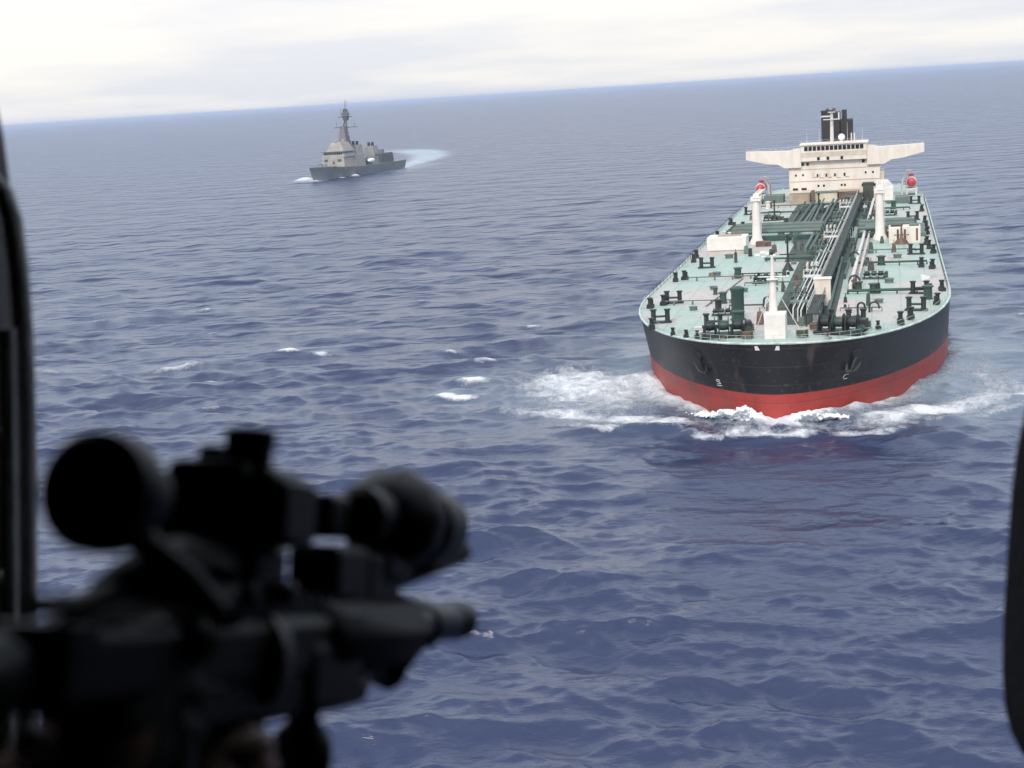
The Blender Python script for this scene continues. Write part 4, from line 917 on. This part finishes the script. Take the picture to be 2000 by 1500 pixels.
for y in (860, 1145):
    a_ = hp_(0, y, DY - 0.03); c_ = hp_(22, y, DY - 0.03); MB().cyl(a_, c_, 0.007, n=8).cyl(a_, a_ + Vector((0, 0.05, 0)), 0.01, n=8).build('rail_bracket', 'cabin_grey', HC)
# padded pillar at the right edge
rp = [(2070, 700), (2030, 745), (1996, 795), (1979, 870), (1968, 960), (1960, 1080), (1953, 1200), (1951, 1300), (1955, 1370), (1967, 1420), (1986, 1458), (2016, 1490), (2070, 1515)]
tag(strip(rp, 0.20, DY - 0.06, DY + 0.06, 'padded_pillar', 'pad', 0.02, False), 'black padded pillar at the doorway edge')
b = MB(); p = hp_(1975, 1500, DY); b.bbox(p.x - 0.02, p.x + 0.3, DY - 0.08, DY + 0.06, p.z - 0.12, p.z - 0.030); b.build('sill_pad', 'cabin', HC, bevel=0.015)
# cabin shell
MB().bbox(-1.6, 1.6, -1.5, DY + 0.1, 0.62, 0.68).build('cabin_roof', 'cabin', HC)
MB().bbox(-1.6, 1.6, -1.5, DY + 0.1, -1.06, -1.0).build('cabin_floor', 'cabin', HC)
MB().bbox(-1.6, 1.6, -1.56, -1.5, -1.0, 0.62).build('rear_bulkhead', 'cabin', HC)
MB().bbox(-1.66, -1.6, -1.5, DY + 0.1, -1.0, 0.62).build('side_bulkhead', 'cabin', HC)
MB().bbox(1.6, 1.66, -1.5, DY + 0.1, -1.0, 0.62).build('side_bulkhead', 'cabin', HC)
MB().bbox(-1.6, -0.79, DY + 0.005, DY + 0.095, -1.0, 0.62).build('door_side_panel', 'cabin', HC)
MB().bbox(0.66, 1.6, DY + 0.065, DY + 0.095, -1.0, 0.62).build('door_side_panel', 'cabin', HC)
MB().bbox(-0.79, 0.66, DY + 0.005, DY + 0.095, 0.42, 0.62).build('door_lintel', 'cabin', HC)
MB().bbox(-0.79, 0.66, DY + 0.005, DY + 0.095, -1.0, -0.85).build('door_sill', 'cabin', HC)

# ------------------------------------------------------------------ scoped rifle
oc = at(182, 960, 0.55); ob = at(838, 1026, 0.92)
e1 = (ob - oc).normalized(); e3 = (UP - e1 * UP.dot(e1)).normalized(); e2 = e1.cross(e3).normalized()
GN = empty('scoped_rifle', oc)
gm = Matrix.Identity(4)
for i in range(3): gm[i][0] = e2[i]; gm[i][1] = e1[i]; gm[i][2] = e3[i]; gm[i][3] = oc[i]
GN.matrix_world = gm
tag(GN, 'out of focus black rifle with sights and fittings pointing out of the helicopter doorway', 'rifle')
ginv = gm.inverted()
def gl(x, y, d): return ginv @ at(x, y, d)        # rifle coordinates: x to its right, y along the barrel, z up
LS = (ob - oc).length
# rear magnifier
mg = MB(); mg.lathe([(0.0205, -0.003), (0.0236, 0.0), (0.0242, 0.008), (0.0238, 0.014), (0.0170, 0.022), (0.0145, 0.036), (0.012, 0.038)], (0, 0, 0), 28, axis=(0, 1, 0)); mg_ = mg.build('magnifier', 'gun', GN)
MB().lathe([(0.0005, 0), (0.019, 0.0), (0.019, 0.002)], (0, -0.005, 0), 24, axis=(0, -1, 0)).build('eyepiece_lens', 'gun_lens', mg_)
MB().tube([(0.004, 0.022, -0.014), (0.016, 0.045, -0.030), (0.014, 0.075, -0.046)], [0.007, 0.006, 0.008], 8).build('magnifier_mount', 'gun', GN)
# optical sight in the middle, with turret cap and a grey side cover
th_ = MB(); th_.box((-0.008, 0.122, 0.000), (0.040, 0.046, 0.042)); th_.box((0.018, 0.124, -0.001), (0.016, 0.040, 0.036)); th_.box((-0.020, 0.118, -0.010), (0.020, 0.05, 0.022)); st_ = th_.build('optical_sight', 'gun', GN, bevel=0.006)
MB().lathe([(0.0105, 0.018), (0.0108, 0.027), (0.0118, 0.028), (0.0118, 0.0350), (0.0105, 0.036)], (0.005, 0.120, 0), 18).build('turret_cap', 'gun', st_)
MB().box((-0.010, 0.118, 0.0225), (0.012, 0.02, 0.010)).build('adjuster', 'gun_grey', st_, bevel=0.002)
MB().box((0.0275, 0.126, -0.002), (0.006, 0.034, 0.028)).build('side_cover', 'gun_grey', st_, bevel=0.002)
mbk = MB(); mbk.box((-0.004, 0.118, -0.036), (0.036, 0.066, 0.036)); mbk.box((0.012, 0.12, -0.028), (0.012, 0.03, 0.02)); mbk.build('sight_mount', 'gun', GN, bevel=0.004)
for y in (0.10, 0.14): MB().lathe([(0.006, 0), (0.006, 0.006), (0.004, 0.008)], (0.015, y, -0.04), 10, axis=(1, 0, 0)).build('clamp_screw', 'gun_grey', GN)
# lamp and laser module near the muzzle
lm = MB(); lm.lathe([(0.012, LS - 0.125), (0.0165, LS - 0.120), (0.0165, LS - 0.098), (0.0215, LS - 0.092), (0.0305, LS - 0.074), (0.0312, LS - 0.060), (0.0300, LS - 0.050), (0.022, LS - 0.046), (0.0225, LS - 0.02)], (0, 0, 0.002), 10, axis=(0, 1, 0)); lm_ = lm.build('lamp_module', 'gun', GN)
MB().lathe([(0.0225, LS - 0.03), (0.0245, LS - 0.028), (0.0240, LS + 0.004), (0.0225, LS + 0.005)], (0.002, 0, -0.001), 20, axis=(0, 1, 0)).build('lamp_head', 'gun_grey', lm_)
MB().box((-0.012, LS - 0.145, 0.0), (0.026, 0.03, 0.024)).build('laser_housing', 'gun', lm_, bevel=0.004)
MB().box((0.0, LS - 0.10, -0.034), (0.022, 0.05, 0.030)).build('module_mount', 'gun', GN, bevel=0.004)
# receiver, barrel, hand guard, stock
rc = MB(); rc.box((0, 0.105, -0.066), (0.034, 0.29, 0.030)); rc.box((0, 0.13, -0.087), (0.030, 0.13, 0.026)); rc.build('receiver', 'gun', GN, bevel=0.006)
rt = MB(); rt.box((0, 0.19, -0.0475), (0.021, 0.24, 0.007)); rt.build('top_rail', 'gun', GN)
sl_ = MB()
for k in range(20): sl_.box((0, 0.08 + k * 0.0113, -0.0425), (0.021, 0.0055, 0.003))
sl_.build('rail_teeth', 'gun', GN)
hgd = MB(); hgd.lathe([(0.020, 0.20), (0.0235, 0.205), (0.0225, 0.335), (0.018, 0.34)], (0, 0, -0.064), 8, axis=(0, 1, 0)); hgd.build('hand_guard', 'gun', GN)
bl = MB(); bl.cyl((0, 0.25, -0.0625), (0, 0.43, -0.0625), 0.0095, n=16); bl.build('barrel', 'gun_grey', GN)
mz = gl(905, 1200, 1.0)
MB().lathe([(0.009, 0), (0.0118, 0.003), (0.0122, 0.03), (0.0112, 0.06)], (0, 0.385, -0.0625), 18, axis=(0, 1, 0)).build('muzzle_device', 'gun_grey', GN)
MB().lathe([(0.0115, 0), (0.0125, 0.002), (0.0120, 0.026), (0.008, 0.027)], (0, 0.438, -0.0625), 18, axis=(0, 1, 0)).build('muzzle_cap', 'gun', GN)
stk = MB(); stk.tube([(0, -0.05, -0.066), (-0.004, -0.12, -0.07), (-0.01, -0.22, -0.078), (-0.015, -0.3, -0.085)], 0.0145, 12); stk.build('buffer_tube', 'gun_grey', GN)
bt = MB(); bt.box((-0.014, -0.30, -0.11), (0.04, 0.09, 0.12)); bt.build('butt_stock', 'gun', GN, bevel=0.01)
chh = MB(); chh.box((-0.002, -0.030, -0.054), (0.045, 0.018, 0.010)); chh.build('charging_handle', 'gun', GN)
def blob(name, m_, x0, y0, x1, y1, d, depth, bev=0.008):
    """A block of the rifle's fittings, sized by what it covers at its own distance."""
    a_, c_ = gl(x0, y0, d), gl(x1, y1, d); b = MB(); ce = (a_ + c_) / 2
    b.box(ce, (abs(c_.x - a_.x), depth, abs(c_.z - a_.z))); return b.build(name, m_, GN, bevel=bev)
blob('magazine', 'gun', 530, 1240, 674, 1388, 0.74, 0.07, 0.006)
gp = MB(); gp.tube([gl(330, 1280, 0.61), gl(318, 1360, 0.605), gl(300, 1450, 0.595), gl(290, 1520, 0.59)], [0.017, 0.0185, 0.019, 0.02], 10); gp.build('pistol_grip', 'gun', GN)
MB().tube([gl(490, 1240, 0.69), gl(482, 1340, 0.69), gl(478, 1460, 0.69), gl(476, 1600, 0.69)], [0.0135, 0.0095, 0.0095, 0.0095], 12).build('mount_post', 'gun_grey', GN)
p0 = gl(483, 1285, 0.68); MB().lathe([(0.010, 0), (0.026, 0.002), (0.027, 0.014), (0.012, 0.016), (0.009, 0.024), (0.002, 0.025)], p0, 24, axis=(0, -1, 0)).build('mount_knob', 'gun_grey', GN)
bx = MB(); bx.lathe([(0.0085, 0), (0.0085, 0.016)], gl(592, 1420, 0.74), 12); pb = gl(588, 1475, 0.74); bx.sphere(pb, 0.0165, 16, 10, 1.25); bx.build('ball_mount', 'gun', GN)
# bipod folded under the hand guard, with its ring and spring legs
bp_ = MB(); bp_.lathe([(0.010, -0.02), (0.016, -0.018), (0.017, 0.016), (0.012, 0.02)], gl(745, 1255, 0.86), 14, axis=(0.25, 1, -0.3)); bp_.lathe([(0.009, -0.02), (0.013, -0.01), (0.012, 0.02)], gl(728, 1290, 0.85), 12, axis=(0.3, 1, -0.4)); bp_.build('bipod', 'gun', GN)
for xx, yy in ((812, 1232), (836, 1222)):
    c = gl(xx, yy, 0.93); rr = MB(); rr.tube([c + Vector((0.0075 * math.cos(t), 0, 0.0125 * math.sin(t))) for t in np.linspace(0, 2 * PI, 19)], 0.0022, 6); rr.build('bipod_ring', 'gun', GN)
MB().tube([gl(690, 1225, 0.83), gl(760, 1200, 0.88), gl(828, 1195, 0.94)], [0.012, 0.011, 0.008], 8).build('bipod_leg', 'gun', GN)
blob('cable_switch', 'gun_grey', 668, 1102, 712, 1124, 0.80, 0.03, 0.003)
MB().tube([gl(640, 1010, 0.79), gl(600, 1050, 0.77), gl(585, 1105, 0.755), gl(610, 1160, 0.76)], 0.0028, 6).build('switch_cable', 'gun', GN)
blob('scope_bracket', 'gun', 690, 1060, 790, 1150, 0.84, 0.05)
# side plates and sling
blob('ejection_cover', 'gun_grey', 410, 1205, 500, 1240, 0.655, 0.012, 0.002)
blob('side_rail', 'gun_grey', 600, 1190, 700, 1215, 0.755, 0.03, 0.002)
MB().tube([gl(250, 1290, 0.565), gl(330, 1330, 0.59), gl(400, 1345, 0.62), gl(455, 1310, 0.65)], [0.008, 0.010, 0.009, 0.007], 8).build('trigger_guard', 'gun', GN)
MB().lathe([(0.009, 0), (0.0105, 0.004), (0.0105, 0.012), (0.006, 0.016)], gl(372, 1255, 0.60), 14, axis=(0.6, -1, 0.2)).build('forward_assist', 'gun_grey', GN)
MB().tube([gl(650, 1320, 0.76), gl(690, 1345, 0.79), gl(705, 1300, 0.82), gl(760, 1318, 0.86)], [0.006, 0.009, 0.007, 0.006], 8).build('sling_clip', 'gun', GN)
blob('rail_block', 'gun', 588, 1062, 700, 1180, 0.775, 0.05, 0.005)
MB().tube([gl(95, 1262, 0.53), gl(200, 1225, 0.555), gl(335, 1190, 0.60), gl(430, 1180, 0.635)], [0.010, 0.0125, 0.014, 0.014], 10).build('stock_comb', 'gun', GN)
MB().tube([gl(190, 1275, 0.535), gl(235, 1232, 0.55), gl(300, 1212, 0.57), gl(345, 1228, 0.59), gl(352, 1270, 0.595)], 0.0042, 8).build('highlight_arch', 'gun_highlight', GN)  # added grey arch that stands in for a curved highlight
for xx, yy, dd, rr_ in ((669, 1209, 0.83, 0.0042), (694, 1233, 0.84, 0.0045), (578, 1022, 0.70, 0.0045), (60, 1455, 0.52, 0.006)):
    MB().lathe([(rr_ * 0.4, -0.002), (rr_, 0.0), (rr_ * 0.9, 0.004), (rr_ * 0.3, 0.006)], gl(xx, yy, dd), 12, axis=(0, -1, 0.3)).build('glint_stud', 'painted_glint', GN)  # added pale studs that paint small glints among the fittings
MB().tube([gl(505, 1178, 0.70), gl(640, 1168, 0.78), gl(770, 1130, 0.88), gl(905, 1078, 0.96)], [0.006, 0.0065, 0.007, 0.0065], 6).build('sling', 'sling', GN)
MB().tube([gl(70, 1182, 0.50), gl(150, 1180, 0.54), gl(260, 1150, 0.58)], [0.0035, 0.004, 0.008], 8).build('sling_swivel', 'gun', GN)
MB().tube([gl(190, 1150, 0.56), gl(260, 1115, 0.58), gl(340, 1095, 0.60), gl(420, 1110, 0.63)], [0.004, 0.0075, 0.010, 0.012], 8).build('cheek_rest', 'gun', GN)

# ------------------------------------------------------------------ the marksman's arms and body, seated left of the camera
def skin(name, edges, pts, rad, m_, parent=None, sub=2, root=0):
    me = bpy.data.meshes.new(name); me.from_pydata([tuple(p) for p in pts], edges, []); o = bpy.data.objects.new(name, me); COL.objects.link(o)
    sk = o.modifiers.new('skin', 'SKIN'); sk.use_smooth_shade = True
    if not me.skin_vertices: 
        me.skin_vertices  # created with the modifier's data layer below
    bm = bmesh.new(); bm.from_mesh(me); lay = bm.verts.layers.skin.verify()
    for i, v in enumerate(bm.verts):
        v[lay].radius = (rad[i], rad[i]) if isinstance(rad[i], (int, float)) else rad[i]; v[lay].use_root = (i == root)
    bm.to_mesh(me); bm.free()
    s = o.modifiers.new('subsurf', 'SUBSURF'); s.levels = sub; s.render_levels = sub
    o.data.materials.append(MT[m_])
    if parent: o.parent = parent
    return o
CZ = CAM_H
def cw_(x, y, z): return Vector((x, y, CZ + z))
P = []; Rr = []; E_ = []
def pt(p, r, link=None):
    P.append(Vector(p)); Rr.append(r)
    if link is not None: E_.append((link, len(P) - 1))
    return len(P) - 1
pel = pt(cw_(-0.86, 0.12, -0.72), 0.15); sp1 = pt(cw_(-0.85, 0.16, -0.52), 0.14, pel); che = pt(cw_(-0.83, 0.20, -0.32), 0.155, sp1); nck = pt(cw_(-0.80, 0.22, -0.14), 0.06, che); hd1 = pt(cw_(-0.78, 0.25, -0.02), 0.085, nck); hd2 = pt(cw_(-0.78, 0.26, 0.09), 0.08, hd1)
shr = pt(cw_(-0.69, 0.05, -0.22), 0.07, che); shl = pt(cw_(-0.92, 0.38, -0.22), 0.07, che)
grip = at(300, 1400, 0.60)
elr = pt(cw_(-0.55, 0.16, -0.46), 0.05, shr); wrr = pt(at(120, 1560, 0.55), 0.03, elr); pr = pt(at(235, 1440, 0.575), (0.036, 0.022), wrr)
ell = pt(cw_(-0.62, 0.48, -0.50), 0.05, shl); wrl = pt(at(330, 1640, 0.62), 0.03, ell); pl = pt(at(400, 1508, 0.650), (0.036, 0.022), wrl)
hand_ix = {}
for nm, base, tips in (('r', pr, [((300, 1330, 0.575), (365, 1345, 0.60), (372, 1375, 0.625)), ((318, 1370, 0.585), (372, 1388, 0.61), (370, 1412, 0.63)), ((315, 1405, 0.58), (362, 1425, 0.605), (356, 1446, 0.625)), ((305, 1440, 0.58), (345, 1460, 0.60), (338, 1475, 0.62)), ((225, 1330, 0.565), (268, 1262, 0.575), (320, 1238, 0.60))]),
                       ('l', pl, [((440, 1458, 0.635), (486, 1446, 0.645), (518, 1462, 0.675)), ((448, 1500, 0.645), (500, 1490, 0.655), (524, 1500, 0.69)), ((448, 1525, 0.645), (498, 1520, 0.66), (520, 1530, 0.69)), ((440, 1550, 0.645), (485, 1550, 0.66), (505, 1558, 0.69)), ((375, 1462, 0.645), (405, 1430, 0.66), (440, 1420, 0.675))])):
    for j, t in enumerate(tips):
        a_ = base
        for i, q in enumerate(t): a_ = pt(at(*q), 0.0098 - 0.0012 * i + (0.001 if j == 4 else 0), a_)
for s, hx, hy in (('r', -0.76, 0.02), ('l', -0.95, 0.24)):
    kn = pt(cw_(hx + 0.36, hy + 0.30, -0.66), 0.068, pel); an = pt(cw_(hx + 0.38, hy + 0.34, -0.93), 0.045, kn); pt(cw_(hx + 0.5, hy + 0.44, -0.965), 0.035, an)
PS = skin('person', E_, P, Rr, 'skin', None, 2, 0)
tag(PS, 'seated marksman in dark flight suit whose hands hold the scoped rifle', 'person')
# flight suit, glove and helmet follow the body a little proud of it
ks = [pel, sp1, che, nck, shr, elr, wrr, shl, ell, wrl]
lastleg = len(P) - 6
ks2 = ks + list(range(lastleg, len(P)))
ixm = {k: i for i, k in enumerate(ks2)}
skin('flight_suit', [(ixm[a], ixm[c]) for a, c in E_ if a in ixm and c in ixm], [P[k] for k in ks2], [(Rr[k] if isinstance(Rr[k], float) else 0.03) + 0.014 for k in ks2], 'cloth', PS, 2, 0)
kg = [wrr, pr] + list(range(pl + 1, pl + 16)); ixm = {k: i for i, k in enumerate(kg)}
skin('glove', [(ixm[a], ixm[c]) for a, c in E_ if a in ixm and c in ixm], [P[k] for k in kg], [(0.034 if k == wrr else ((0.04, 0.026) if k == pr else Rr[k] + 0.0025)) for k in kg], 'glove', PS, 2, 0)
MB().sphere(cw_(-0.78, 0.245, 0.06), 0.135, 18, 12).build('helmet', 'cabin', PS)

# ------------------------------------------------------------------ the air
def build_haze():
    o = MB().bbox(-130000, 130000, -130000, 130000, -8, 64).build('haze', 'spray', None, smooth=False)
    o.data.materials.clear()
    M_ = bpy.data.materials.new('sea_haze'); M_.use_nodes = True; t = M_.node_tree
    for n in list(t.nodes): t.nodes.remove(n)
    pv = t.nodes.new('ShaderNodeVolumePrincipled'); out = t.nodes.new('ShaderNodeOutputMaterial')
    pv.inputs['Color'].default_value = (0.62, 0.73, 0.95, 1); pv.inputs['Density'].default_value = 5.5e-5; pv.inputs['Anisotropy'].default_value = 0.0
    t.links.new(pv.outputs[0], out.inputs['Volume'])
    o.data.materials.append(M_)
    tag(o, 'thin bluish sea haze over the open water', None, None, 'stuff')
build_haze()
